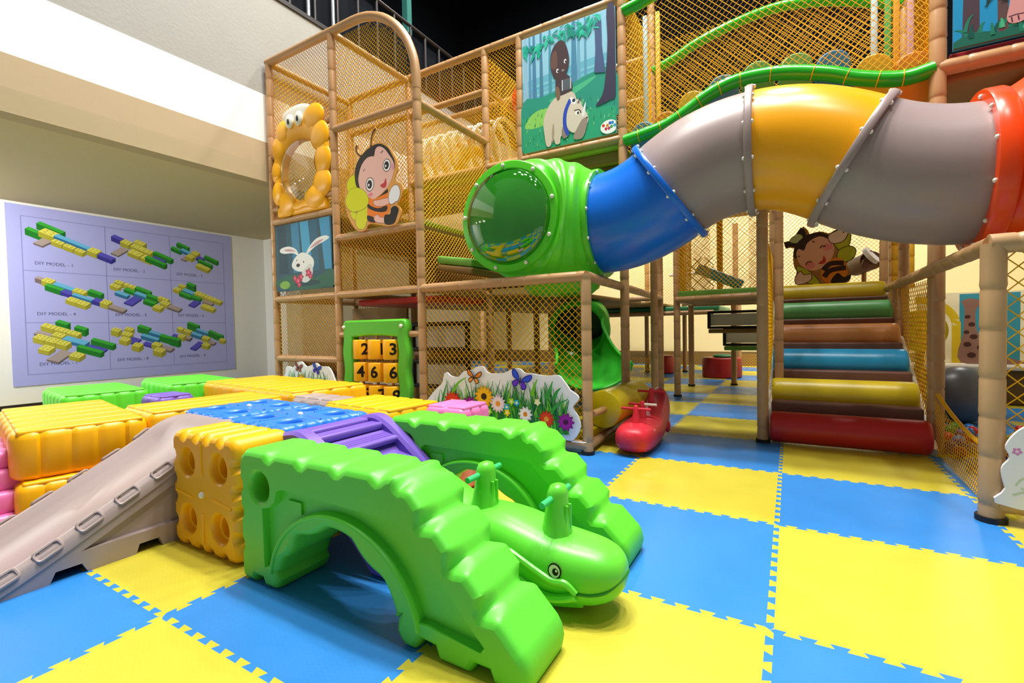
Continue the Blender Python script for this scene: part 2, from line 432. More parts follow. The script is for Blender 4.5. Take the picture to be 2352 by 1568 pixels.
# ---------------------------------------------------------------- DIY model chart on the left wall
def diy_poster():
    y0, y1, z0, z1 = -.67, 2.43, .375, 2.965
    LW, LH = y1 - y0, z1 - z0
    t = thing('wall_chart', 'large lavender wall chart of nine building block models', 'poster', (XL + .012, y0, z0))
    O = V((XL + .014, y0, z0)); U, W = Y, Z
    b = MB()
    b.plate([(0, 0), (LW, 0), (LW, LH), (0, LH)], O, U, W, ink('#A9ACE6'), th=.008)
    for (x, ya, yb) in ((.05, .06, .94), (.36, .06, .94), (.655, .06, .94), (.95, .06, .94)):
        b.plate([(x*LW - .004, ya*LH), (x*LW + .004, ya*LH), (x*LW + .004, yb*LH), (x*LW - .004, yb*LH)], O, U, W, ink('#7F84BE'), d=.0008)
    for yv in (.06, .35, .64, .94):
        b.plate([(.05*LW, yv*LH - .004), (.95*LW, yv*LH - .004), (.95*LW, yv*LH + .004), (.05*LW, yv*LH + .004)], O, U, W, ink('#7F84BE'), d=.0008)
    cols = dict(y=('#D9D45E', '#A8A238', '#8F8A2E'), g=('#3BA83A', '#1F7A2B', '#176322'), b=('#67B4E0', '#2F6FA0', '#255A85'), p=('#5550C0', '#3B3696', '#2E2A7C'), t=('#A99A98', '#75686A', '#5F5456'))
    def brick(mb, x, y, lx, ly, h, c, k):
        # oblique brick: lx along the long axis, ly across it
        ax, bx = (.86, -.33), (-.50, -.40)
        P = lambda a, bb, hh: (x + ax[0]*a + bx[0]*bb, y + ax[1]*a + bx[1]*bb + hh)
        tcol, scol, ecol = (ink(q) for q in cols[c]); d = .001 + k * .00012
        mb.plate([P(0, ly, 0), P(lx, ly, 0), P(lx, ly, h), P(0, ly, h)], O, U, W, scol, d=d)
        mb.plate([P(lx, ly, 0), P(lx, 0, 0), P(lx, 0, h), P(lx, ly, h)], O, U, W, ecol, d=d)
        mb.plate([P(0, ly, h), P(lx, ly, h), P(lx, 0, h), P(0, 0, h)], O, U, W, tcol, d=d)
        if c == 'y' and lx > .1:
            for (u, v) in ((.3, .3), (.7, .3), (.3, .7), (.7, .7)):
                q = P(lx*u, ly*v, h); mb.plate(ell(q[0], q[1], .012, .008, 0, 8), O, U, W, scol, d=d + .00005)
    #  (along, across, length, width, height, colour)
    models = [
        [(0,-.10,.34,.09,.07,'g'),(0,.16,.34,.09,.07,'g'),(.12,0,.2,.16,.06,'y'),(.3,.02,.48,.1,.06,'b'),(.2,.2,.12,.22,.02,'t'),(.34,.16,.14,.1,.05,'y'),(.50,.16,.14,.1,.05,'y'),(.66,.16,.12,.1,.05,'y'),(.78,0,.14,.15,.06,'y'),(.93,.02,.22,.12,.05,'p')],
        [(0,0,.16,.1,.06,'p'),(.17,0,.14,.14,.06,'y'),(.3,-.16,.16,.13,.06,'y'),(.34,0,.16,.14,.06,'y'),(.22,.2,.12,.3,.02,'t'),(.5,0,.18,.14,.06,'y'),(.40,.18,.2,.16,.05,'y'),(.62,.18,.18,.16,.05,'y'),(.68,-.05,.34,.09,.06,'g'),(.72,.06,.22,.12,.03,'p'),(.68,.2,.36,.09,.06,'g')],
        [(0,-.05,.24,.08,.06,'g'),(.0,.16,.2,.08,.05,'g'),(.14,.05,.22,.1,.04,'b'),(.3,.24,.1,.16,.02,'t'),(.36,-.02,.13,.16,.06,'y'),(.36,.18,.13,.14,.06,'y'),(.5,.06,.13,.12,.04,'p'),(.6,-.05,.3,.08,.06,'g'),(.6,.2,.3,.08,.06,'g'),(.66,.34,.13,.13,.05,'y'),(.8,.34,.13,.13,.05,'y')],
        [(0,0,.12,.08,.05,'t'),(.1,-.02,.12,.13,.06,'y'),(.22,-.03,.3,.1,.04,'b'),(.2,.13,.24,.08,.06,'g'),(.4,.1,.14,.1,.04,'p'),(.5,-.04,.16,.12,.05,'y'),(.56,.12,.28,.08,.05,'b'),(.66,-.12,.2,.09,.06,'g'),(.58,.26,.14,.13,.05,'y'),(.73,.26,.14,.13,.05,'y'),(.84,.05,.12,.12,.05,'p'),(.96,.04,.12,.14,.06,'y'),(1.08,.05,.24,.12,.03,'t')],
        [(0,-.03,.12,.1,.06,'y'),(.0,.1,.14,.1,.05,'y'),(.13,-.06,.2,.09,.05,'y'),(.2,.06,.18,.09,.04,'g'),(.16,.24,.2,.1,.04,'b'),(.32,-.06,.26,.09,.06,'g'),(.38,.06,.22,.1,.04,'b'),(.40,.2,.14,.3,.02,'p'),(.58,.04,.2,.09,.06,'g'),(.62,.2,.2,.1,.05,'g'),(.74,-.04,.18,.09,.05,'y'),(.86,.06,.14,.13,.05,'y'),(.84,.26,.14,.14,.05,'y'),(1.0,.06,.22,.13,.03,'t')],
        [(0,-.08,.12,.1,.05,'y'),(0,.1,.12,.12,.05,'y'),(.14,-.14,.16,.1,.1,'g'),(.13,0,.24,.12,.04,'b'),(.16,.18,.24,.1,.05,'g'),(.38,-.04,.2,.14,.06,'y'),(.40,.14,.18,.1,.05,'g'),(.48,.24,.13,.26,.02,'p'),(.58,-.06,.22,.14,.05,'y'),(.64,.1,.2,.12,.03,'t'),(.8,-.06,.16,.12,.05,'y'),(.72,.3,.14,.14,.05,'y'),(.86,.3,.14,.14,.05,'y')],
        [(.1,-.26,.16,.09,.08,'g'),(.36,-.26,.16,.09,.08,'g'),(.0,-.12,.16,.12,.06,'y'),(.17,-.12,.16,.12,.06,'y'),(.34,-.12,.16,.12,.06,'y'),(.0,.06,.2,.1,.02,'t'),(.22,.02,.14,.12,.05,'y'),(.37,.02,.32,.14,.04,'b'),(.1,.22,.14,.14,.06,'y'),(.25,.22,.14,.14,.06,'y'),(.4,.22,.14,.14,.06,'y'),(.7,-.08,.34,.09,.06,'g'),(.72,.05,.26,.12,.02,'p'),(.66,.22,.36,.09,.06,'g'),(.3,.44,.14,.16,.05,'y'),(.5,.4,.16,.36,.02,'t'),(.7,.42,.15,.16,.05,'y')],
        [(0,.1,.12,.12,.07,'y'),(.12,-.06,.12,.1,.06,'y'),(.17,.1,.14,.12,.06,'y'),(.26,-.2,.2,.09,.08,'g'),(.3,.12,.16,.2,.02,'p'),(.46,-.2,.4,.09,.05,'b'),(.42,-.02,.3,.09,.05,'b'),(.24,.28,.13,.13,.06,'y'),(.55,.14,.16,.12,.02,'p'),(.7,-.12,.2,.09,.08,'g'),(.5,.36,.13,.14,.07,'y'),(.72,.14,.14,.13,.06,'y'),(.9,-.1,.18,.09,.1,'g'),(.88,.1,.18,.14,.03,'t'),(.86,.32,.16,.15,.07,'y')],
        [(.1,-.16,.24,.08,.1,'g'),(0,.04,.11,.1,.06,'y'),(.14,.04,.14,.11,.06,'y'),(.02,.26,.1,.26,.02,'p'),(.3,-.14,.3,.08,.05,'b'),(.3,.04,.22,.1,.05,'b'),(.24,.22,.14,.12,.04,'t'),(.16,.28,.12,.12,.06,'y'),(.58,-.14,.16,.08,.09,'g'),(.56,.06,.14,.12,.06,'y'),(.54,.26,.12,.34,.02,'p'),(.72,-.12,.2,.08,.09,'g'),(.72,.1,.14,.12,.03,'t'),(.7,.3,.14,.13,.06,'y'),(.88,-.08,.12,.11,.05,'y')],
    ]
    cx = [.09, .39, .685]; cw = [.27, .265, .25]; ry = [.87, .585, .30]
    for k, mo in enumerate(models):
        i, j = k % 3, k // 3
        a = b; sc = cw[i] * LW / 1.32
        ox, oy = cx[i] * LW + .05 * sc, ry[j] * LH + .01
        for q, (u, v, lx, ly, h, c) in enumerate(mo):
            s2 = sc * 1.5
            brick(a, ox + (.86*u - .5*v) * s2, oy + (-.33*u - .40*v) * s2, lx * s2, ly * s2, h * s2 * 1.3, c, q)
        vs, fs = text_tris('DIY MODEL - %d' % (k + 1), .066, 0)
        tx, ty = (cx[i] + .07) * LW, (ry[j] - .185) * LH
        a.add([O + U * (tx + p[0]) + W * (ty + p[1]) + X * .0012 for p in vs], fs, ink('#4A4C7A'))
    b.build('sheet', t, 0)
diy_poster()

# ================================================================ big play blocks in front
def slab(mb, secs, O, U, W, N, m):
    O, U, W, N = V(O), V(U), V(W), V(N)
    P = lambda p, t: O + U * p[0] + W * p[1] + N * t
    nh = len(secs[0][2])
    mb.loft([[P(p, t) for p in ol] for t, ol, hs in secs], m)
    for h in range(nh): mb.loft([[P(p, t) for p in hs[h]] for t, ol, hs in secs], m)
    for k, sg in ((0, 1), (-1, 1)):
        t, ol, hs = secs[k]; mb.plate(ol, O + N * t, U, W, m, hs)
    return mb

def along(pts, step):
    o = []
    for i in range(len(pts) - 1):
        a, b = pts[i], pts[i + 1]; L = math.hypot(b[0]-a[0], b[1]-a[1]); n = max(1, int(L / step))
        o += [(a[0]+(b[0]-a[0])*k/n, a[1]+(b[1]-a[1])*k/n) for k in range(n)]
    o.append(pts[-1]); return o
def arch_block(name, label, loc, m, parent_cat='play block'):
    # stepped arch: local x from 0 to 1.45, y from 0 (front) to .27, z up
    t = thing(name, label, parent_cat, loc, 0, 'green stepped arch blocks')
    Hh = .572
    top = along([(0, Hh - .07), (.012, Hh - .03), (.045, Hh - .004), (.08, Hh), (.92, Hh), (.96, Hh - .012)], .011)
    slope = along([(.96, Hh - .012), (1.415, .115)], .011)
    nose = [(1.43, .09), (1.438, .05), (1.43, .012), (1.415, 0)]
    bottom = [(1.31, 0), (1.295, .035), (1.245, .035), (1.225, 0), (1.1, 0), (1.085, .04), (1.03, .045), (1.0, .0), (.955, 0), (.93, .02), (.915, .05), (.92, .085), (.94, .105)]
    arc = []
    for k in range(41):
        a = PI * (k / 40 * .86 + .07); r = .335
        for b0, w in ((.30, .09), (.62, .09), (.80, .07)):
            x = (a / PI - b0) / w
            if abs(x) < 1: r -= .03 * (1 - x * x)
        arc.append((.59 + r * cos(a) * 1.0, r * sin(a) * .93 + .015))
    foot = [(.245, .075), (.265, .045), (.25, .01), (.235, 0), (.165, 0), (.15, .028), (.105, .028), (.095, 0), (.03, 0), (.008, .01), (0, .04)]
    left = along([(0, .04), (0, Hh - .07)], .02)[1:-1]
    left = [(x + .014 * (abs(((z - .09) % .13) - .065) < .022), z) for x, z in left]
    g_top = [.10 + .205 * k for k in range(5)]
    s0 = 0; acc = []
    for path in (top, slope): pass
    Lt = sum(math.hypot(top[i+1][0]-top[i][0], top[i+1][1]-top[i][1]) for i in range(len(top)-1))
    base = top[:-1] + slope
    cum = [0]
    for i in range(len(base)-1): cum.append(cum[-1] + math.hypot(base[i+1][0]-base[i][0], base[i+1][1]-base[i][1]))
    gs = [(.26 + .208 * k, .8) for k in range(4)] + [(Lt - .005, 1.0)] + [(Lt + .15 + .163 * k, 1.45) for k in range(3)]
    nb = len(base)
    def outline(ins, g):
        o = []
        for i, p in enumerate(base):
            a, b = base[max(i-1, 0)], base[min(i+1, nb-1)]
            dx, dy = b[0]-a[0], b[1]-a[1]; l = math.hypot(dx, dy)
            d = 0
            for s, kk in gs:
                x = cum[i] - s
                # shingle: steep drop on the upper side, slow rise after
                if -.04 < x <= 0: d += g * kk * (1 + x / .04)
                elif 0 < x < .045: d += g * kk * (1 - (x / .045)) ** 1.3
            o.append((p[0] + dy / l * d, p[1] - dx / l * d))
        full = o + nose + bottom + arc + foot + left
        return inset(full, ins) if ins else full
    hole = lambda r: [[(.15 + r * cos(-2*PI*k/24), .42 + r * sin(-2*PI*k/24)) for k in range(24)]]
    rec = [(.175, .085), (.17, .335), (.215, .345), (.255, .375), (.27, .42), (.30, .435)] + [(.93, .425), (.965, .412), (.985, .39), (1.285, .105), (1.27, .085), (1.10, .10), (1.06, .105)]
    rec += [(.62 + .415 * cos(a), .40 * sin(a) * .92 + .015) for a in [PI * (.075 + .85 * k / 30) for k in range(31)]][:]
    yw = [(0, .026, .036), (.006, .012, .036), (.016, .004, .035), (.032, 0, .03), (.06, 0, .016), (.09, 0, .009), (.18, 0, .009), (.21, 0, .016), (.238, 0, .03), (.254, .004, .035), (.264, .012, .036), (.27, .026, .036)]
    hr = [.078, .068, .062, .06, .06, .06, .06, .06, .06, .062, .068, .078]
    mb = MB()
    secs = [(y, outline(i, g), hole(r)) for (y, i, g), r in zip(yw, hr)]
    O = V(loc); N = Y
    P = lambda p, tt: O + X * p[0] + Z * p[1] + N * tt
    mb.loft([[P(p, tt) for p in ol] for tt, ol, hs in secs], m)
    mb.loft([[P(p, tt) for p in hs[0]] for tt, ol, hs in secs], m)
    for k, sg in ((0, 1), (-1, -1)):
        tt, ol, hs = secs[k]
        mb.plate(ol, O + N * tt, X, Z, m, [hs[0], rec])
        mb.loft([[P(p, tt) for p in rec], [P(p, tt + sg * .03) for p in inset(rec, .005)]], m)
        mb.plate(inset(rec, .005), O + N * (tt + sg * .03), X, Z, m)
    mb.build('body', t, 40, wn=True)
    rg = MB()
    for sg, yy in ((1, .0), (-1, .27)):
        rg.tube([P((.62 + .405 * cos(a), .39 * sin(a) * .92 + .015), yy) for a in [PI * (.05 + .9 * k / 36) for k in range(37)]], .009, m, 8)
    rg.build('arch_ridge', t)
    pl = MB(); pl.box(P((.36, .365), .026), (.085, .012, .048), m); pl.build('maker_plate', t, 0)
    cn = MB(); cn.loft([[P((.15 + r * cos(2*PI*j/24), .42 + r * sin(2*PI*j/24)), y) for j in range(24)] for y, r in ((.10, .059), (.10, .045), (.20, .042), (.20, .01))], M['yellow']); c_ = cn.build('connector', t); c_['label'] = 'amber connector inside the round hole'
    return t
arch_block('arch_block', 'green stepped arch block nearest the camera, beside the yellow block with four round holes', (-2.02, -1.69, 0), M['green2'])
arch_block('arch_block', 'green stepped arch block farther back, standing in front of the white flower board', (-1.98, -.85, 0), M['green'])

def hole_block(name, label, loc, m, rotz=0, lay=False, group=None, size=.585, thick=.285, bolts=True):
    # square block with four round holes; standing (holes face -y) or lying (holes face up)
    t = thing(name, label, 'play block', loc, rotz, group)
    S = size; pts = []
    base = rrect(0, 0, S, S, .06, 6)
    base = along(base + [base[0]], .013)[:-1]
    N_ = len(base)
    def outline(ins, g):
        o = []
        for i, p in enumerate(base):
            a, b = base[i-1], base[(i+1) % N_]; dx, dy = b[0]-a[0], b[1]-a[1]; l = math.hypot(dx, dy)
            q = p[0] if abs(dx) > abs(dy) else p[1]; d = 0
            for c in (.125, .245, S - .245, S - .125):
                x = abs(q - c) / .026
                if x < 1: d += g * (1 - x * x)
            o.append((p[0] - dy / l * d, p[1] + dx / l * d))
        return inset(o, ins) if ins else o
    cs = [(.15, .15), (S - .15, .15), (S - .15, S - .15), (.15, S - .15)]
    holes = lambda r: [[(c[0] + r * cos(-2*PI*k/24), c[1] + r * sin(-2*PI*k/24)) for k in range(24)] for c in cs]
    T = thick
    yw = [(0, .03, .026, .082), (.006, .016, .026, .074), (.016, .006, .026, .069), (.034, 0, .024, .066), (.036, 0, .024, .050), (.07, 0, .018, .046)]
    secs = [(y, outline(i, g), holes(r)) for y, i, g, r in yw] + [(T - y, outline(i, g), holes(r)) for y, i, g, r in yw[::-1]]
    mb = MB()
    if lay: O, U, W, N = V((0, 0, T)), X, Y, -Z
    else: O, U, W, N = V((0, 0, 0)), X, Z, Y
    slab(mb, secs, O, U, W, N, m)
    # moulded cross of shallow ribs on the face
    for k in (0,):
        for pts2 in ([(.20, S/2 - .03), (.045, S/2 - .012)], [(S - .20, S/2 - .01), (S - .045, S/2 - .03)], [(S/2, .05), (S/2, .2)], [(S/2, S - .05), (S/2, S - .2)]):
            mb.tube([O + U * p[0] + W * p[1] for p in pts2], .007, m, 6)
    mb.build('body', t, 40, local=True, wn=True)
    if bolts:
        b = MB(); b.ball(O + U * S/2 + W * S/2 - N * 0.002, .016, M['bolt'], 10, 6); b.build('bolt', t, local=True)
    return t
hole_block('hole_block', 'amber block with four round holes standing beside the near green arch', (-2.685, -1.655, 0), M['yellow'])
for k, (x, lab) in enumerate(((-2.78, 'bright blue block with round holes lying flat, next to the purple steps'), (-3.40, 'bright blue block with round holes lying flat, next to the top of the taupe slide'))):
    # blue decks lie on amber supports
    b = hole_block('hole_block', lab, (x, -1.33 + k * .055, .292), M['blue'], math.radians(-4), True, 'blue deck blocks')

# supports under the blue deck and other amber ribbed blocks
def ribbed(name, label, loc, d, m, rotz=0, group=None, nx=4, ny=4, b=.05, cat='play block'):
    t = thing(name, label, cat, loc, rotz, group)
    L, Wd, Hh = d; base = rrect(-L/2, -Wd/2, L/2, Wd/2, b, 5); base = along(base + [base[0]], .016)[:-1]; n = len(base)
    def ol(ins, g):
        o = []
        for i, p in enumerate(base):
            a, c = base[i-1], base[(i+1) % n]; dx, dy = c[0]-a[0], c[1]-a[1]; l = math.hypot(dx, dy) or 1
            q, kk, LL = (p[0] + L/2, nx, L) if abs(dx) > abs(dy) else (p[1] + Wd/2, ny, Wd)
            x = abs(((q / LL * kk) % 1) - .5); dd = g * max(0, (x - .36) / .14) ** .7 if abs(p[0]) < L/2 - b * .6 or abs(p[1]) < Wd/2 - b * .6 else 0
            o.append((p[0] - dy / l * dd, p[1] + dx / l * dd))
        return inset(o, ins) if ins else o
    zs = [(0, .04, 0), (.012, .016, .01), (.035, 0, .016), (Hh - .045, 0, .016), (Hh - .02, .009, .016), (Hh - .006, .024, .012), (Hh, .045, .008)]
    mb = MB(); mb.loft([[V((p[0], p[1], z)) for p in ol(i, g)] for z, i, g in zs], m, True, True, True)
    # raised bars across the top
    for k in range(nx):
        x0 = -L/2 + (k + .5) * L / nx
        mb.rbox((x0, 0, Hh - .007), (L / nx * .80, Wd - .06, .03), m, .013)
    mb.build('body', t, 40, local=True)
    return t
AM = M['yellow']
G2 = 'amber ribbed blocks'
ribbed('ribbed_block', 'amber block supporting the blue deck next to the purple steps', (-2.47, -.98, 0), (.5, .5, .29), AM, 0, None)
ribbed('ribbed_block', 'amber block supporting the blue deck next to the taupe slide', (-3.08, -.93, 0), (.5, .5, .29), AM, 0, None)
ribbed('ribbed_block', 'amber ribbed block on top of the two-block stack left of the slide', (-4.17, -1.62, .275), (1.35, .62, .275), AM, math.radians(-10), None, 6, 5, .09)
ribbed('ribbed_block', 'lower amber ribbed block of the stack left of the slide', (-4.05, -1.66, 0), (1.2, .56, .27), AM, math.radians(-10), None, 6, 5)
ribbed('ribbed_block', 'amber ribbed block at the left picture edge behind the pink steps', (-5.25, -1.78, 0), (.7, .5, .30), AM, math.radians(-8), None, 4, 4)
ribbed('ribbed_block', 'amber ribbed block between the stack and the blue deck', (-3.72, -.95, 0), (.58, .9, .565), AM, math.radians(-6), None, 3, 5)
ribbed('ribbed_block', 'long amber ribbed block at the back, in front of the small flower board', (-4.05, -.13, 0), (1.65, .72, .60), AM, math.radians(-6), None, 8, 4)
ribbed('ribbed_block', 'amber ribbed block in front of the number panel', (-2.45, -.42, 0), (.72, .5, .56), AM, math.radians(-6), None, 5, 4)
ribbed('ribbed_block', 'green ribbed block by the wall chart, nearer the left picture edge', (-5.55, -1.02, 0), (.98, .6, .58), M['green'], math.radians(-8), None, 6, 5)
ribbed('ribbed_block', 'green ribbed block by the wall chart, behind the long amber block', (-5.40, -.28, 0), (.95, .62, .60), M['green'], math.radians(-8), None, 6, 5)
ribbed('ribbed_block', 'pink ribbed block behind the far green arch, near the large flower board', (-1.93, -.22, 0), (.34, .34, .55), M['pink'], 0, None, 2, 3)
ribbed('ribbed_block', 'small purple block between the two green blocks by the wall', (-4.72, -.78, 0), (.34, .3, .54), M['purple'], 0, None, 2, 2)
ribbed('ribbed_block', 'taupe block at the back of the blue deck', (-3.02, -.46, 0), (.52, .26, .57), M['grey'], math.radians(-4), None, 3, 2)

# taupe slide
def slide():
    t = thing('play_slide', 'taupe plastic slide running down from the blue deck towards the camera', 'slide', (-3.0, -1.4, 0))
    m = M['grey']; xr, xl = -2.70, -3.30
    prof = smooth_line([(-1.28, .565), (-1.38, .562), (-1.47, .53), (-1.62, .435), (-1.9, .285), (-2.2, .13), (-2.4, .055), (-2.62, .03), (-2.86, .03)], 5)
    mb = MB()
    # bed with raised side rails, one cross section per profile station
    rings = []
    for i, (y, z) in enumerate(prof):
        e = min(1, max(0, (-1.36 - y) / .14)); rh = .075 * e + .004; 
        rh *= 1.0; zb = max(z - rh * .9, .012)
        cs = [(xr + .007, z - .075), (xr + .006, z - .025), (xr - .010, z - .006), (xr - .03, z), (xr - .05, z - .006), (xr - .066, zb + rh * .35), (xr - .10, zb),
              (xl + .10, zb), (xl + .066, zb + rh * .35), (xl + .05, z - .006), (xl + .03, z), (xl + .010, z - .006), (xl - .006, z - .025), (xl - .007, z - .075)]
        rings.append([V((x, y, max(zz, .0))) for x, zz in cs])
    mb.loft(rings, m, False)
    mb.build('chute', t, 50)
    # side walls with a recessed triangle and feet
    for k, xx in enumerate((xr, xl)):
        sd = MB(); sg = 1 if k == 0 else -1
        topl = [(y, z - .0) for y, z in prof]
        out = [(-1.30, 0.0), (-1.44, 0.0), (-1.45, .035), (-1.53, .035), (-1.545, 0), (-1.70, 0), (-1.715, .045), (-1.80, .045), (-1.815, 0), (-2.0, 0), (-2.02, .045), (-2.11, .045), (-2.13, 0), (-2.30, 0), (-2.32, .03), (-2.38, .03), (-2.4, 0), (-2.86, 0)] + [(y, max(z - .04, .012)) for y, z in prof[::-1] if z > .06 or y < -2.6] + [(-1.30, .5)]
        rec = [(-1.40, .10), (-2.02, .10), (-1.97, .125), (-1.66, .285), (-1.40, .405)]
        O = V((xx, 0, 0)); U, W = Y, Z
        sd.plate(out, O, U, W, m, [rec])
        P = lambda p, d: O + U * p[0] + W * p[1] - X * sg * d
        sd.loft([[P(p, 0) for p in rec], [P(p, .022) for p in inset(rec, .015)]], m)
        sd.plate(inset(rec, .015), O - X * sg * .022, U, W, m)
        sd.plate(out, O - X * sg * .03, U, W, m)
        sd.loft([[P(p, 0) for p in out], [P(p, .03) for p in out]], m)
        sd.build('side_panel', t, 30)
        # clip recesses along the rail: raised rims around sunk slots
        for yy in (-1.54, -1.69, -1.84, -1.985, -2.13, -2.27):
            zz = None
            for a, b in zip(prof, prof[1:]):
                if b[0] <= yy <= a[0]: f = (yy - a[0]) / (b[0] - a[0]); zz = a[1] + (b[1] - a[1]) * f; th = math.atan2(b[1] - a[1], b[0] - a[0])
            R = Matrix.Rotation(th + PI, 3, 'X')
            c = MB(); cc = V((xx - sg * .012, yy, zz - .022)); dv = V((0, cos(th + PI), sin(th + PI))); nv = V((sg * .82, 0, .57)); uv = dv.cross(nv)
            ring = [cc + nv * .012 + dv * p[0] + uv * p[1] for p in rrect(-.046, -.022, .046, .022, .014, 4)]
            c.tube(ring + [ring[0], ring[1]], .007, m, 6, False)
            for q in (-.012, .008): c.tube([cc + nv * .010 + uv * q - dv * .024, cc + nv * .010 + uv * q + dv * .024], .0035, m, 6)
            c.build('clip_slot', t)
    bk = MB(); bk.box(((xr + xl) / 2, -1.31, .27), (xr - xl - .02, .03, .54), m); bk.build('back_wall', t, 0)
slide()

# pink steps at the left edge
def pink_steps():
    t = thing('play_steps', 'pink plastic steps at the left picture edge beside the taupe slide', 'play steps', (-3.6, -2.2, 0))
    mb = MB(); m = M['pink']
    for k, (z0, z1, dx) in enumerate(((0, .12, .0), (.11, .235, -.05), (.225, .345, -.10), (.335, .44, -.15))):
        mb.rbox((-3.86 + dx, -2.16, (z0 + z1) / 2), (.62, .56, z1 - z0), m, .03)
    mb.build('body', t, 45)
pink_steps()

# purple steps between the green arches
def purple_steps():
    t = thing('play_steps', 'purple slatted steps coming down from the blue deck between the green arches', 'play steps', (-1.8, -1.1, 0))
    m = M['purple']; y0, y1 = -1.37, -.87
    side = smooth_line([(-2.13, .57), (-2.02, .585), (-1.92, .55), (-1.80, .47), (-1.62, .33), (-1.45, .18), (-1.36, .05), (-1.34, 0)], 5)
    for yy in (y0, y1):
        mb = MB(); low = [(x - .10, max(z - .15, 0)) for x, z in side]
        out = side + low[::-1]
        O = V((0, yy - .03, 0))
        secs = [(-.014, inset(out, .016), []), (.002, out, []), (.062, out, []), (.078, inset(out, .016), [])]
        slab(mb, secs, O, X, Z, Y, m); mb.build('side_rail', t, 40)
    mb = MB()
    for (x, z) in ((-2.10, .545), (-1.99, .53)): mb.rbox((x, (y0 + y1) / 2, z), (.1, y1 - y0, .04), m, .014)
    mb.build('landing', t, 40)
    bd = MB(); bd.loft([[V((x, y, z)) for x, z in ((-2.12, .52), (-1.93, .505), (-1.40, .055), (-1.42, .03), (-1.95, .465), (-2.12, .49))] for y in (y0 + .03, y1 - .03)], m, True, True, True); bd.build('base_board', t, 40)
    for k in range(5):
        x, z = -1.88 + k * .115, .475 - k * .098
        mb = MB(); mb.rbox((x, (y0 + y1) / 2, z), (.112, y1 - y0 - .04, .034), m, .013, Matrix.Rotation(math.radians(12), 3, 'Y'))
        for q in (-.02, .0, .02): mb.tube([(x + q, y0 + .05, z + .017 - q * .2), (x + q, y1 - .05, z + .017 - q * .2)], .004, m, 6)
        mb.build('step', t, 40)
purple_steps()

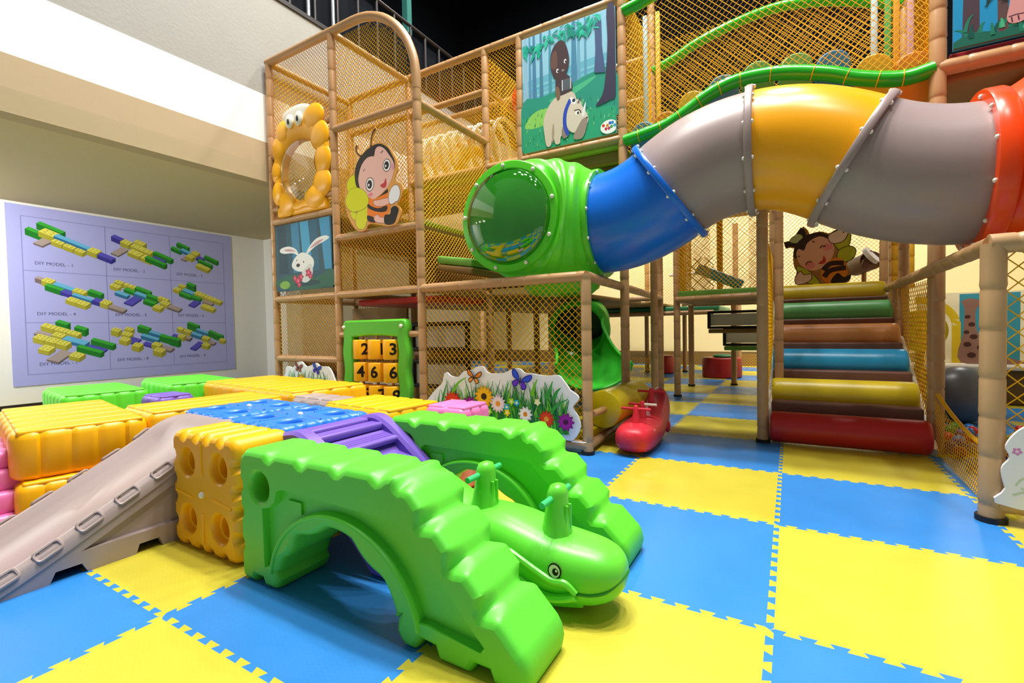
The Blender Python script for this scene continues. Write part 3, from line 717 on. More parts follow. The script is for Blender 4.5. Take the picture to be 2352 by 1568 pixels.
# ---------------------------------------------------------------- rockers
def rocker_body(mb, prof, axis, m, n=28):
    # prof rows: (s, z_bottom, z_top, half width, squareness)
    P = smooth_line(prof, 5); rings = []
    for (s, zb, zt, w, e) in P:
        c, h = (zb + zt) / 2, (zt - zb) / 2; ring = []
        for k in range(n):
            a = 2 * PI * k / n; ca, sa = cos(a), sin(a)
            ring.append(axis(s, w * abs(ca) ** e * (1 if ca >= 0 else -1), c + h * abs(sa) ** e * (1 if sa >= 0 else -1)))
        rings.append(ring)
    mb.loft(rings, m, True, True, True)
def green_rocker():
    t = thing('rocking_toy', 'green whale-shaped rocking toy with two grips lying between the green arches', 'rocking toy', (-1.1, -1.16, 0))
    m = plastic('rocker_green', '#66D83A', .34); yc = -1.16
    ax = lambda s, w, z: V((s, yc + w, z))
    mb = MB()
    rocker_body(mb, [(-1.41, .33, .41, .02, .85), (-1.395, .27, .44, .06, .8), (-1.34, .17, .43, .10, .78), (-1.25, .09, .375, .13, .74), (-1.18, .06, .335, .14, .72), (-1.1, .04, .32, .145, .7), (-.95, .04, .315, .15, .7), (-.84, .035, .295, .155, .7), (-.74, .03, .27, .15, .7), (-.65, .03, .26, .145, .72), (-.56, .04, .25, .13, .75), (-.50, .065, .23, .10, .78), (-.468, .10, .20, .06, .85), (-.458, .14, .17, .02, .9)], ax, m)
    mb.build('body', t, 60)
    for k, x in enumerate((-1.08, -.74)):
        zb = .30 if k == 0 else .255
        g = MB(); rings = []
        for z, w, l in ((zb - .02, .085, .075), (zb + .03, .062, .055), (zb + .10, .05, .045), (zb + .165, .047, .040), (zb + .19, .036, .030), (zb + .198, .015, .012)):
            rings.append([V((x + l * cos(2*PI*j/16) + (z - zb) * .05, yc + w * sin(2*PI*j/16), z)) for j in range(16)])
        g.loft(rings, m, True, True, True); h = g.build('grip_post', t, 60)
        b = MB(); b.tube([(x, yc - .125, zb + .148), (x, yc + .125, zb + .148)], .0125, plastic('mint_grip', '#3FD07A', .35), 12); b.build('grip_bar', h)
        r = MB()
        for q in (-.017, .017): r.tube([(x + .045 + q * .3, yc + q, zb - .0), (x + .052, yc + q * .8, zb + .12)], .008, m, 6)
        r.build('grip_rib', h)
    # face of the whale on both sides: eye sticker, mouth line, moulded fin
    for sg in (-1, 1):
        e = MB(); c = V((-.68, yc + sg * .1480, .182)); U = X * (-sg); U = X if sg < 0 else -X
        nrm = V((.06, sg, .0)).normalized(); U = V((nrm.y, -nrm.x, 0)) * (-1 if sg > 0 else -1); U = Z.cross(nrm).normalized()
        for k, (r, h, du, dw) in enumerate(((.026, '#101312', 0, 0), (.0215, '#F0F3F0', 0, 0), (.012, '#101312', .004, -.002), (.0045, '#F0F3F0', .008, .003))):
            e.plate(ell(du, dw, r, r * 1.12), c, U, Z, ink(h), d=.002 + k * .0008, th=.004 if k == 0 else 0)
        e.build('eye', t, 0)
        f = MB()
        w = lambda x, z: V((x, yc + sg * (.152 - max(0, (x + .68)) * .12 - max(0, .10 - z) * .12), z))
        f.tube([w(*p) for p in smooth_line([(-.93, .185), (-.88, .215), (-.82, .195), (-.75, .165), (-.69, .145), (-.64, .145), (-.60, .115)], 5)], .013, m, 8)
        f.tube([w(*p) for p in smooth_line([(-.92, .115), (-.84, .125), (-.78, .10), (-.72, .08), (-.66, .085), (-.60, .105)], 5)], .016, m, 8)
        f.build('fin', t)
    l = MB(); l.tube([V((s, yc + q, z)) for s, q, z in smooth_line([(-.60, -.140, .112), (-.55, -.128, .113), (-.50, -.102, .125), (-.465, -.05, .15), (-.456, 0, .156), (-.465, .05, .15), (-.50, .102, .125), (-.55, .128, .113), (-.60, .140, .112)], 5)], .004, mat('mouth_line', '#1E7A14', .5), 6)
    l.build('mouth', t)
    k = MB()
    for sg in (-1, 1): k.tube([V((s, yc + sg * .085, z)) for s, z in smooth_line([(-1.28, .085), (-1.15, .022), (-1.0, .014), (-.75, .02), (-.60, .05)], 6)], .014, m, 8)
    k.build('runner', t)
green_rocker()
def red_rocker():
    t = thing('rocking_toy', 'red whale-shaped rocking toy with three grip bars beside the yellow roller', 'rocking toy', (-1.07, 1.45, 0))
    m = M['red']; 
    ax = lambda s, w, z: V((-1.075 + w - .03 * (s - 1.4), s, z))
    mb = MB()
    rocker_body(mb, [(.90, .10, .18, .03, .9), (.925, .065, .215, .10, .8), (.98, .03, .24, .14, .75), (1.08, .015, .25, .158, .72), (1.2, .02, .25, .165, .7), (1.35, .03, .25, .17, .7), (1.5, .02, .27, .165, .7), (1.68, .03, .31, .155, .72), (1.85, .07, .36, .145, .75), (1.98, .16, .42, .12, .78), (2.06, .26, .44, .07, .85), (2.09, .33, .42, .02, .9)], ax, m)
    mb.build('body', t, 60)
    for k, (s, zb, h, wb) in enumerate(((1.13, .235, .15, .018), (1.36, .24, .15, .017), (1.72, .30, .16, .018))):
        c = ax(s, 0, zb); g = MB(); rings = []
        for z, a, b in ((-.02, .045, .055), (.04, .034, .04), (.11, .024, .026), (h, .020, .020), (h + .012, .010, .010)):
            rings.append([c + V((a * cos(2*PI*j/14), b * sin(2*PI*j/14), z)) for j in range(14)])
        g.loft(rings, m, True, True, True); p = g.build('grip_post', t, 60)
        for sg in (-1, 1):
            b = MB(); b.tube([c + Z * (h - .02) + X * sg * .012, c + Z * (h - .02) + X * sg * .125], .0115, M['bolt'] if (k == 1 and sg == 1) else m, 10)
            o = b.build('grip_bar', p)
            if k == 1 and sg == 1: o['label'] = 'white grip bar'
    e = MB(); c = ax(1.16, .149, .165)
    e.tube([c + V((.003, q, z)) for q, z in smooth_line([(-.02, .035), (-.012, .01), (.012, .0)], 5)], .005, M['bolt'], 6); e.build('eye_mark', t)
    f = MB(); f.ball(ax(1.72, .15, .12), .05, m, 12, 8, (.5, 1, 1.2)); f.build('foot_peg', t)
    r = MB()
    for sg in (-1, 1): r.tube([ax(s, sg * .10, z) for s, z in smooth_line([(1.0, .05), (1.2, .018), (1.5, .014), (1.75, .05)], 6)], .014, m, 8)
    r.build('runner', t)
red_rocker()
# ================================================================ bamboo-look climbing frames
YF, YG = .87, 2.14
P1, P2, P3, P4 = -5.6, -4.43, -3.18, -1.40
ZL = 1.49
RP = .044
def post(par, p0, p1, r=RP, m=None, name='post', foot=False, n=14):
    b = MB(); b.bamboo(p0, p1, r, m or M['bamboo'], ph=random.uniform(.05, .2), n=n); o = b.build(name, par, 50)
    if foot:
        f = MB(); f.tube([V(p0) - Z * 0, V(p0) + Z * .03], r * 1.25, M['foot'], 14); f.build('foot', o, 40)
    return o
def bar(par, p0, p1, r=.041, m=None): return post(par, p0, p1, r, m, 'bar')
def netpart(par, *panels, **kw):
    for (O, U, W, s) in panels:
        b = MB(); net(b, O, U, W, sag=sagf(s) if s else None, **kw); b.build('netting', par, 60)

def tower():
    t = thing('climbing_tower', 'tall netted climbing tower with arched bamboo-look top at the left', 'climbing frame', (P2, YF, 0))
    for x, z in ((P1, 4.46), (P2, 4.44), (P3, 3.55)): post(t, (x, YF, .0), (x, YF, z), RP, None, 'post', True)
    for x, z in ((P1, 4.46), (P2, 4.46)): post(t, (x, YG, .0), (x, YG, z))
    # top bar flowing into the arch
    pts = [(P1 - .03, YF, 4.47), (-5.0, YF, 4.47), (-4.43, YF, 4.47)]
    for a in [PI / 2 - k / 18 * PI / 2 for k in range(19)]: pts.append((-4.06 + .88 * cos(a), YF, 3.59 + .88 * sin(a)))
    pts.append((P3, YF, 3.5))
    b = MB(); rr = []; 
    b.tube(pts, [.046 * (1.0 if k % 3 else 1.03) for k in range(len(pts))], M['bamboo'], 14); b.build('arch_bar', t, 50)
    for x0, x1, z in ((P1, P2, .742), (P1, P2, ZL), (P1, P2, 2.46), (P2, P3, ZL), (P2, P3, 2.137), (P2, P3, 3.37)): bar(t, (x0, YF, z), (x1, YF, z))
    for x, z in ((P1, 4.46), (P2, 4.46), (P3, 3.37), (P3, ZL), (P1, ZL), (P2, ZL), (P2, 2.1)): bar(t, (x, YF, z), (x, YG, z))
    for x0, x1, z in ((P1, P2, ZL), (P1, P2, 2.46), (P2, P3, ZL), (P2, P3, 2.1), (P1, P3, 4.0), (P1, P3, .742)): bar(t, (x0, YG, z), (x1, YG, z))
    for x0, x1, z in ((P2, P2 + .16, 1.03), (P3 - .16, P3, 1.03), (P2 - .16, P2, 3.5), (P1, P1 + .14, 3.28), (P1, P1 + .14, 2.62), (P2 - .17, P2, 2.66)): bar(t, (x0, YF, z), (x1, YF, z), .034)
    # netting of the bays
    netpart(t, ((P1 + .05, YF, .05), X * 1.08, Z * .66, 0), ((P1 + .05, YF, .78), X * 1.08, Z * .68, 0))
    netpart(t, ((P2 + .05, YF, 1.53), X * 1.15, Z * .57, .03))
    netpart(t, ((P2 + .05, YF + .03, 2.18), X * 1.15, Z * 1.16, .03))
    netpart(t, ((P1 + .05, YF + .02, 3.4), X * 1.08, Z * 1.03, .02))
    arc = lambda a, b: (a * 1.25 < .37 and b < 1) or (a * 1.25 - .37) ** 2 + (b * 1.05 - .20) ** 2 < .84 ** 2 or b < .15
    netpart(t, ((P2, YF + .02, 3.40), X * 1.25, Z * 1.05, .02), mask=arc, seg=.06)
    netpart(t, ((P3, YF, 2.14), Y * 1.27, Z * 1.2, .04))
    netpart(t, ((P2, YF, 4.44), Y * 1.27, Z * -1.9, .03), cell=.055)
    netpart(t, ((P1, YF, 4.44), Y * 1.27, Z * -2.9, .02), cell=.055)
    netpart(t, ((P1, YG, 2.5), X * 1.17, Z * 1.95, .02), ((P2, YG, 1.55), X * 1.25, Z * 1.8, .02), cell=.055)
    netpart(t, ((P1, YG, .05), X * 1.17, Z * 1.4, .02), cell=.055)
    # roof net over the arch
    d = MB(); d.rbox(((P2 + P3) / 2, (YF + YG) / 2 + .03, 2.195), (1.16, 1.16, .05), M['mat_g'], .02); d.build('deck', t, 40)
    d = MB(); d.rbox(((P2 + P3) / 2, (YF + YG) / 2 + .03, 2.14), (1.14, 1.14, .06), M['wood'], .02); d.build('deck_board', t, 40)
    d = MB(); d.rbox(((P1 + P2) / 2, (YF + YG) / 2 + .03, 2.42), (1.08, 1.16, .06), M['wood'], .02); d.build('deck', t, 40)
    d = MB(); d.rbox(((P2 + P3) / 2, (YF + YG) / 2 + .1, 1.40), (1.14, 1.0, .07), M['redroll'], .02); d.build('crawl_deck', t, 40)
    for (x0_, x1_, z0_, z1_, yy_) in ((P2, P3, 1.56, 2.10, 2.02), (P1, P2, .80, 1.40, 2.06)):
        d = MB(); d.box(((x0_ + x1_) / 2, yy_, (z0_ + z1_) / 2), (x1_ - x0_ - .1, .04, z1_ - z0_), M['wood']); d.build('dark_backing', t, 0)  # brown backing added so the bays look dark behind the nets
    for z in (.98, .50):
        d = MB()
        for (x, zz, w, h) in ((-3.80, z + .16, .92, .05), (-3.80, z - .16, .92, .05), (-4.24, z, .05, .36), (-3.36, z, .05, .36)): d.rbox((x, 1.9, zz), (w, .06, h), M['dark'], .01)
        d.build('step_frame', t, 40)
        d = MB(); d.box((-3.80, 1.92, z), (.84, .02, .28), M['ivory']); d.build('step_board', t, 0)
        d = MB(); d.box((-5.0, 2.02, z - .14), (.95, .03, .22), M['ivory']); d.build('step_board', t, 0)
tower()

def enclosure():
    t = thing('netted_enclosure', 'low netted enclosure under the green bubble with bamboo-look frame', 'climbing frame', (P4, YF, 0))
    post(t, (P4, YF, 0), (P4, YF, ZL + .02), RP, M['bamboo_near'], 'post', True)
    bar(t, (P3, YF, ZL), (P4, YF, ZL), .045); bar(t, (P3, YF, .07), (P4, YF, .07), .045, M['bamboo_near'])
    bar(t, (P4, YF, ZL), (-1.68, 4.7, ZL), .043); bar(t, (P4, YF, .07), (-1.46, YG, .07), .04, M['bamboo_near'])
    post(t, (-1.68, 4.7, 0), (-1.68, 4.7, 3.0), RP, None, 'post', True)
    # posts seen in the dim space behind the netting
    for (x, y, h) in ((-3.18, 4.7, 3), (-4.43, 4.7, 1.5), (-2.5, 3.4, 1.5), (-3.3, 6.6, 1.5), (-4.6, 6.8, 1.5), (-2.2, 7.0, 1.5), (-5.9, 6.0, 1.5)): post(t, (x, y, 0), (x, y, h), .05, n=8)
    netpart(t, ((P3 + .04, YF, .12), X * 1.71, Z * 1.33, .05), cell=.060, r=.0034)
    netpart(t, ((-3.0, 4.9, .05), X * 1.3, Z * .5, .04))
    d = MB(); d.rbox((-3.9, 3.9, 1.47), (3.4, 3.3, .06), M['wood'], .02); d.build('deck', t, 40)
    d = MB(); d.rbox((-3.9, 7.6, 1.47), (3.6, 3.4, .06), M['wood'], .02); d.build('deck', t, 40)
    # sloping green ramp deck right of the tower post
    R = Matrix.Rotation(math.radians(9), 3, 'Y')
    d = MB(); d.rbox((-2.91, 1.52, 1.77), (.46, .9, .08), M['mat_g'], .02, R); d.build('ramp_deck', t, 40)
    d = MB(); d.rbox((-2.91, 1.52, 1.69), (.46, .9, .07), M['wood'], .02, R); d.build('ramp_board', t, 40)
    d = MB(); d.rbox((-2.82, 2.1, 1.585), (.84, .05, .06), M['dark'], .01); d.rbox((-2.82, 2.1, 1.66), (.84, .03, .10), M['wood'], .01); d.build('ramp_frame', t, 40)
enclosure()

def gallery():
    t = thing('gallery_frame', 'upper netted gallery of bamboo-look posts spanning above the tunnel', 'climbing frame', (-1.46, YG, 0))
    for x, z0, z1 in ((P3, 0, 4.5), (-2.69, 3.05, 4.5), (-1.46, 0, 5.6), (1.07, 0, 5.6)): post(t, (x, YG, z0), (x, YG, z1), .047 if x < 1 else .055, None, 'post', z0 == 0)
    bar(t, (P1, YG, 4.5), (-1.46, YG, 4.5), .045); bar(t, (P2, YG, 3.07), (-1.46, YG, 3.05), .045)
    bar(t, (1.07, YG, 3.04), (4.0, YG, 3.04), .06)
    for x in (-3.18, -1.46, 1.07): post(t, (x, 3.4, 0), (x, 3.4, 5.2), .045)
    bar(t, (P1, 3.4, 4.5), (-1.46, 3.4, 4.5)); bar(t, (P3, 3.4, 3.95), (-1.46, 3.4, 4.0), .035); bar(t, (-1.46, 3.4, 3.05), (1.07, 3.4, 3.05)); bar(t, (P3, YG, 4.02), (P3, 3.4, 4.0), .035)
    # wavy vinyl-covered rails
    w = lambda pts, y, dz=0: [V((p[0], y, p[1] + dz)) for p in smooth_line(pts, 6)]
    lo = [(-1.44, 3.02), (-1.2, 3.05), (-1.0, 3.09), (-.82, 3.17), (-.64, 3.27), (-.45, 3.335), (-.26, 3.35), (.02, 3.315), (.345, 3.215), (.55, 3.12), (.762, 3.05), (.9, 3.03), (1.05, 3.05)]
    b = MB(); b.tube(w(lo, YG), .062, M['rail_g'], 16); b.build('wavy_rail', t, 60)
    up = [(-1.44, 4.36), (-1.2, 4.40), (-.82, 4.5), (-.45, 4.66), (-.1, 4.68), (.35, 4.55), (.76, 4.4), (1.05, 4.38)]
    b = MB(); b.tube(w(up, YG), .06, M['rail_g'], 16); b.build('wavy_rail', t, 60)
    ub = [(-1.44, 4.31), (-1.15, 4.40), (-.9, 4.5), (-.43, 4.60), (.0, 4.62), (.42, 4.53), (.75, 4.4), (1.05, 4.27)]
    b = MB(); b.tube(w(ub, 3.4), .055, M['rail_g'], 14); b.build('wavy_rail', t, 60)
    # yellow lashing on the lower rail
    P = w(lo, YG)
    for i in range(4, len(P) - 3, 6):
        a, bb = frame((P[i+1] - P[i]).normalized()); k = MB(); k.tube([P[i] + (a * cos(q) + bb * sin(q)) * .064 for q in [2*PI*j/14 for j in range(15)]], .004, M['net'], 5, False); k.build('lashing', t)
    # nets: front, back, sides
    lof = lambda x: 3.02 + .33 * math.exp(-((x + .22) / .55) ** 2)
    fm = lambda a, bb: bb * 2.6 + 3.0 > lof(-1.46 + a * 2.53) and bb * 2.6 + 3.0 < 1.33 + lof(-1.46 + a * 2.53)
    netpart(t, ((-1.46, YG, 3.0), X * 2.53, Z * 2.6, .06), mask=fm, seg=.08, cell=.06, r=.0032)
    netpart(t, ((-1.46, 3.4, 3.0), X * 2.53, Z * 1.65, -.06), cell=.06, r=.003)
    netpart(t, ((P3 + .03, YG, 3.1), X * .45, Z * 1.36, .02), ((P3 + .03, YG, 3.1), X * -1.2, Z * 1.36, .05))
    netpart(t, ((P1, 3.4, 3.0), X * 4.1, Z * 1.5, .06), cell=.055, r=.003)
    netpart(t, ((P3, YG, 3.05), Y * 1.26, Z * 1.4, .05), ((-1.46, YG, 3.05), Y * 1.26, Z * 1.6, .05), ((1.07, YG, 3.05), Y * 1.26, Z * 1.6, .04), cell=.055)
    netpart(t, ((P3, YG + .02, 1.55), X * .60, Z * 1.46, .05), ((P3, YF + .05, 1.55), Y * 1.2, Z * .56, .02), cell=.05)
    # decks and the joists below them
    d = MB(); d.rbox((-3.35, 2.80, 3.02), (3.7, 1.22, .06), plastic('lime_mat', '#A9B83A', .6), .02); d.build('deck', t, 40)
    d = MB()
    for y in (2.3, 2.75, 3.2): d.rbox((-3.35, y, 2.94), (3.7, .09, .10), M['wood'], .02)
    d.build('joist', t, 40)
    d = MB(); d.rbox((-2.07, YG + .08, 3.13), (1.14, .05, .10), plastic('ochre_board', '#C79A12', .5), .01); d.build('kick_board', t, 40)
    d = MB(); d.rbox((2.6, 3.3, 2.98), (3.0, 2.2, .07), M['wood'], .02); d.build('deck', t, 40)
    d = MB(); d.rbox((2.6, YG + .06, 3.11), (2.9, .05, .08), M['redroll'], .01); d.build('kick_board', t, 40)
    for x in (1.5, 2.1):
        d = MB(); d.box((x, 3.0, 2.91), (.10, 1.9, .09), M['wood'], Matrix.Rotation(.3, 3, 'Z')); d.build('joist', t, 0)
    # padded back uprights with printed strips
    for (x, c) in ((-1.36, '#A8C4C8'), (-1.22, '#D8B23A'), (.74, '#B7CBD0'), (.84, '#57A64A'), (.90, '#D99A1C'), (1.0, '#C9A0A8')):
        d = MB(); d.rbox((x, 2.72, 3.85), (.05, .05, 1.5), mat('pad_' + c[1:], c, .6), .012); d.build('padded_upright', t, 40)
gallery()

# bouncy bridge: padded half rolls between the wavy rails
cols = ['#4F86A8', '#E08A22', '#D9B02A', '#5E86A0', '#6FA850', '#6FAE58', '#3E7FA6', '#E0B322', '#E58E1E']
tops = [(-1.27, 3.22), (-1.04, 3.27), (-.78, 3.41), (-.50, 3.49), (-.20, 3.53), (.11, 3.51), (.39, 3.45), (.68, 3.33), (.94, 3.27)]
names = ['blue-grey roll at the left end', 'orange roll', 'yellow roll left of the hump', 'blue roll left of the hump', 'green roll on the hump top', 'second green roll on the hump top', 'blue roll right of the hump', 'yellow roll right of the hump', 'orange roll at the right end']
for (x, z), c, nme in zip(tops, cols, names):
    b = MB(); r = .135; m = mat('roll_' + c[1:], c, .5); body = mat('roll_side', '#8F8E78', .6)
    P = [(x + r * cos(a), z - r + r * sin(a)) for a in [PI * k / 16 for k in range(17)]] + [(x - r, z - .42), (x + r, z - .42)]
    rings = []
    for y, ins in ((2.22, .02), (2.235, .005), (2.26, 0), (3.28, 0), (3.305, .005), (3.32, .02)): rings.append([V((p[0], y, p[1])) for p in inset(P, ins)])
    b.loft(rings, m, True, True, True)
    o = b.build('bridge_roll', loc=(x, 2.77, z - .42))
    tag(o, nme + ' of the padded bridge behind the wavy green rail', 'padded roll', 'padded rolls of the upper bridge')

# ---------------------------------------------------------------- crawl tunnel
def tunnel():
    t = thing('crawl_tunnel', 'big plastic crawl tunnel of green, blue, taupe, amber and orange sections', 'tunnel', (-.2, 1.5, 1.5))
    def ring(c, nrm, r, n=48, sq=1):
        nrm = V(nrm).normalized(); sd = nrm.cross(Z).normalized(); up = sd.cross(nrm)
        return [V(c) + (sd * cos(2*PI*k/n) + up * sin(2*PI*k/n)) * r for k in range(n)]
    def hermite(c0, n0, c1, n1, q=12):
        c0, n0, c1, n1 = V(c0), V(n0).normalized(), V(c1), V(n1).normalized(); L = (c1 - c0).length; o = []
        for k in range(q + 1):
            s = k / q; h = [(1 - s) ** 3, 3 * s * (1 - s) ** 2, 3 * s * s * (1 - s), s ** 3]
            P = [c0, c0 + n0 * L * .36, c1 - n1 * L * .36, c1]
            p = sum((P[i] * h[i] for i in range(4)), V((0, 0, 0)))
            d = (P[1]-P[0]) * 3*(1-s)**2 + (P[2]-P[1]) * 6*s*(1-s) + (P[3]-P[2]) * 3*s*s
            o.append((p, d.normalized()))
        return o
    y = 1.5
    R = [((-1.475, y, 2.035), (1, 0, 0)), ((-.845, y, 2.245), (.807, 0, .555)), ((-.20, y, 2.452), (1, 0, 0)), ((.455, y, 2.245), (.858, 0, -.513)), ((1.165, y, 2.035), (1, 0, -.02))]
    TR = .462
    ms = [M['tblue'], M['tgrey'], M['tyellow'], M['tgrey']]
    fl_m = [M['tblue'], M['tgrey'], M['tgrey']]
    bolt = None
    def flange(c, nrm, m, par, nb=12, r0=TR, r1=.505, ph=0, th=.026):
        nonlocal bolt
        nrm = V(nrm).normalized(); c = V(c); b = MB()
        prof = [(r0 - .005, -th), (r1 - .006, -th), (r1, -th * .7), (r1, th * .7), (r1 - .006, th), (r0 - .005, th)]
        b.loft([ring(c + nrm * s, nrm, r) for r, s in prof], m); f = b.build('flange', par, 40)
        sd = nrm.cross(Z).normalized(); up = sd.cross(nrm)
        for k in range(nb):
            a = 2 * PI * (k + ph) / nb
            g = MB(); q = c + (sd * cos(a) + up * sin(a)) * (r0 + .022); hh = th + .014
            g.tube([q + nrm * s for s in (-hh, -hh + .003, -hh + .010, -th, th, hh - .010, hh - .003, hh)], [.005, .011, .0145, .0145, .0145, .0145, .011, .005], M['bolt'], 10); g.build('bolt', f, 60)
        return f
    nm = ['tube_section'] * 4
    for i in range(4):
        st = hermite(*R[i], *R[i + 1])
        b = MB(); rr = lambda k, n: TR + .010 * (1 if k in (0, n) else 0)
        b.loft([ring(p, d, TR - .004) for k, (p, d) in enumerate(st)], ms[i])
        b.loft([ring(p, d, TR - .016) for k, (p, d) in enumerate(st)], ms[i])
        o = b.build('tube_section', t, 50); o['label'] = ('blue', 'taupe', 'amber', 'taupe')[i] + ' tube section'
        if 1 <= i + 1 <= 3: flange(*R[i + 1], (M['tblue'], M['tgrey'], M['tgrey'])[i], t, 12, ph=.3)
    # green end piece: round window towards the room, bending into the tube
    bc = V((-2.16, .93, 2.085)); bR = .475
    st = hermite(bc, (0, 1, 0), R[0][0], (1, 0, 0), 60)
    b = MB(); rings = []; n = 64
    for k, (p, d) in enumerate(st):
        s = k / 60; r = bR + .12 * sin(PI * s) ** .8 - .012 * s + .018 * sum(1 / (1 + math.exp(-(s - q) * 55)) - 1 / (1 + math.exp(-(s - q - .13) * 55)) for q in (.14, .42, .68))
        sd = d.cross(Z).normalized(); up = sd.cross(d); rg = []
        for j in range(n):
            a = 2 * PI * j / n
            # moulded flutes that run along the bend
            fl = 0 
            rg.append(p + (sd * cos(a) + up * sin(a)) * (r + fl))
        rings.append(rg)
    b.loft(rings, M['tgreen']); 
    e = b.build('end_piece', t, 60); e['label'] = 'green end piece with round window'
    prof = [(.455, .03), (.495, .03), (.508, .018), (.508, -.006), (.498, -.018), (.44, -.022), (.432, -.012), (.432, .02)]
    f = MB(); f.loft([ring(bc + Y * (s - .02), (0, 1, 0), r) for r, s in prof], M['tgreen']); fo = f.build('window_rim', e, 40)
    for k in range(9):
        a = 2 * PI * (k + .35) / 9; g = MB(); g.ball(bc + V((.470 * cos(a), -.045, .470 * sin(a))), .019, M['bolt'], 12, 8, (1, .7, 1)); g.build('bolt', fo, 60)
    d = MB(); rr = []
    for k in range(11):
        q = k / 10 * PI / 2; rr.append([bc + V((.435 * cos(q) * cos(2*PI*j/48), -.035 - .17 * sin(q), .435 * cos(q) * sin(2*PI*j/48))) for j in range(48)])
    rr[-1] = [bc + V((.01 * cos(2*PI*j/48), -.205, .01 * sin(2*PI*j/48))) for j in range(48)]
    d.loft(rr, CLEAR2, True, False, True); w = d.build('window_dome', e, 60); w['label'] = 'clear bulging window dome'
    flange(R[0][0], R[0][1], M['tgreen'], e, 12, ph=.2)
    fb = MB(); fb.tube([(-1.95, 1.62, 1.62), (-1.95, 1.64, 1.52), (-1.95, 1.66, 1.44), (-1.95, 1.66, 1.40)], [.40, .40, .36, .28], M['tgreen'], 28); fb.build('base_dish', t, 60)
    # orange end piece at the right edge
    oc = V((2.02, .80, 2.12)); st = hermite(R[4][0], (1, 0, 0), oc, (.1, -1, 0), 18); b = MB(); rings = []
    for k, (p, d) in enumerate(st):
        s = k / 18; r = .475 + .17 * sin(PI * min(1, s * 1.15) * .85) ** 1.5; sd = d.cross(Z).normalized(); up = sd.cross(d)
        rings.append([p + (sd * cos(2*PI*j/n) + up * sin(2*PI*j/n)) * (r + .02 * sin(PI * s) * max(-.4, cos(14*PI*j/n + .5))) for j in range(n)])
    b.loft(rings, M['orange']); o = b.build('end_piece', t, 60); o['label'] = 'orange end piece'
    flange(R[4][0], R[4][1], M['orange'], o, 12, ph=.4, r1=.53, th=.05)
    b = MB(); b.loft([ring(oc - Y * s, (0, 1, 0), r) for r, s in ((.46, 0), (.53, 0), (.53, .05), (.45, .05))], M['orange']); b.build('window_rim', o, 40)
    d = MB(); d.loft([[oc + V((.45 * cos(q) * cos(2*PI*j/40), -.05 - .16 * sin(q), .45 * cos(q) * sin(2*PI*j/40))) for j in range(40)] for q in [k / 8 * 1.5 for k in range(9)]], CLEAR, True, False, True); d.build('window_dome', o, 60)
tunnel()

# ---------------------------------------------------------------- panels fixed to the frames
class Art:
    """layers of print on a flat board standing in the plane y = y0, facing the room"""
    def __init__(s, y0): s.y0 = y0; s.mb = MB(); s.k = 0
    def base(s, poly, h, th=.014): s.mb.plate(poly, V((0, s.y0, 0)), X, Z, ink(h) if isinstance(h, str) else h, th=th); return s
    def lay(s, poly, h):
        s.k += 1; s.mb.plate(poly, V((0, s.y0, 0)), X, Z, ink(h) if isinstance(h, str) else h, d=.0006 + s.k * .00003); return s
def E2(p0, p1, rx, rz, n=24): return ell(p0, p1, rx, rz, 0, n)
def outlined(a, poly, h, w=.006, oh='#3A2418'):
    a.lay(inset(poly, -w), oh); a.lay(poly, h)

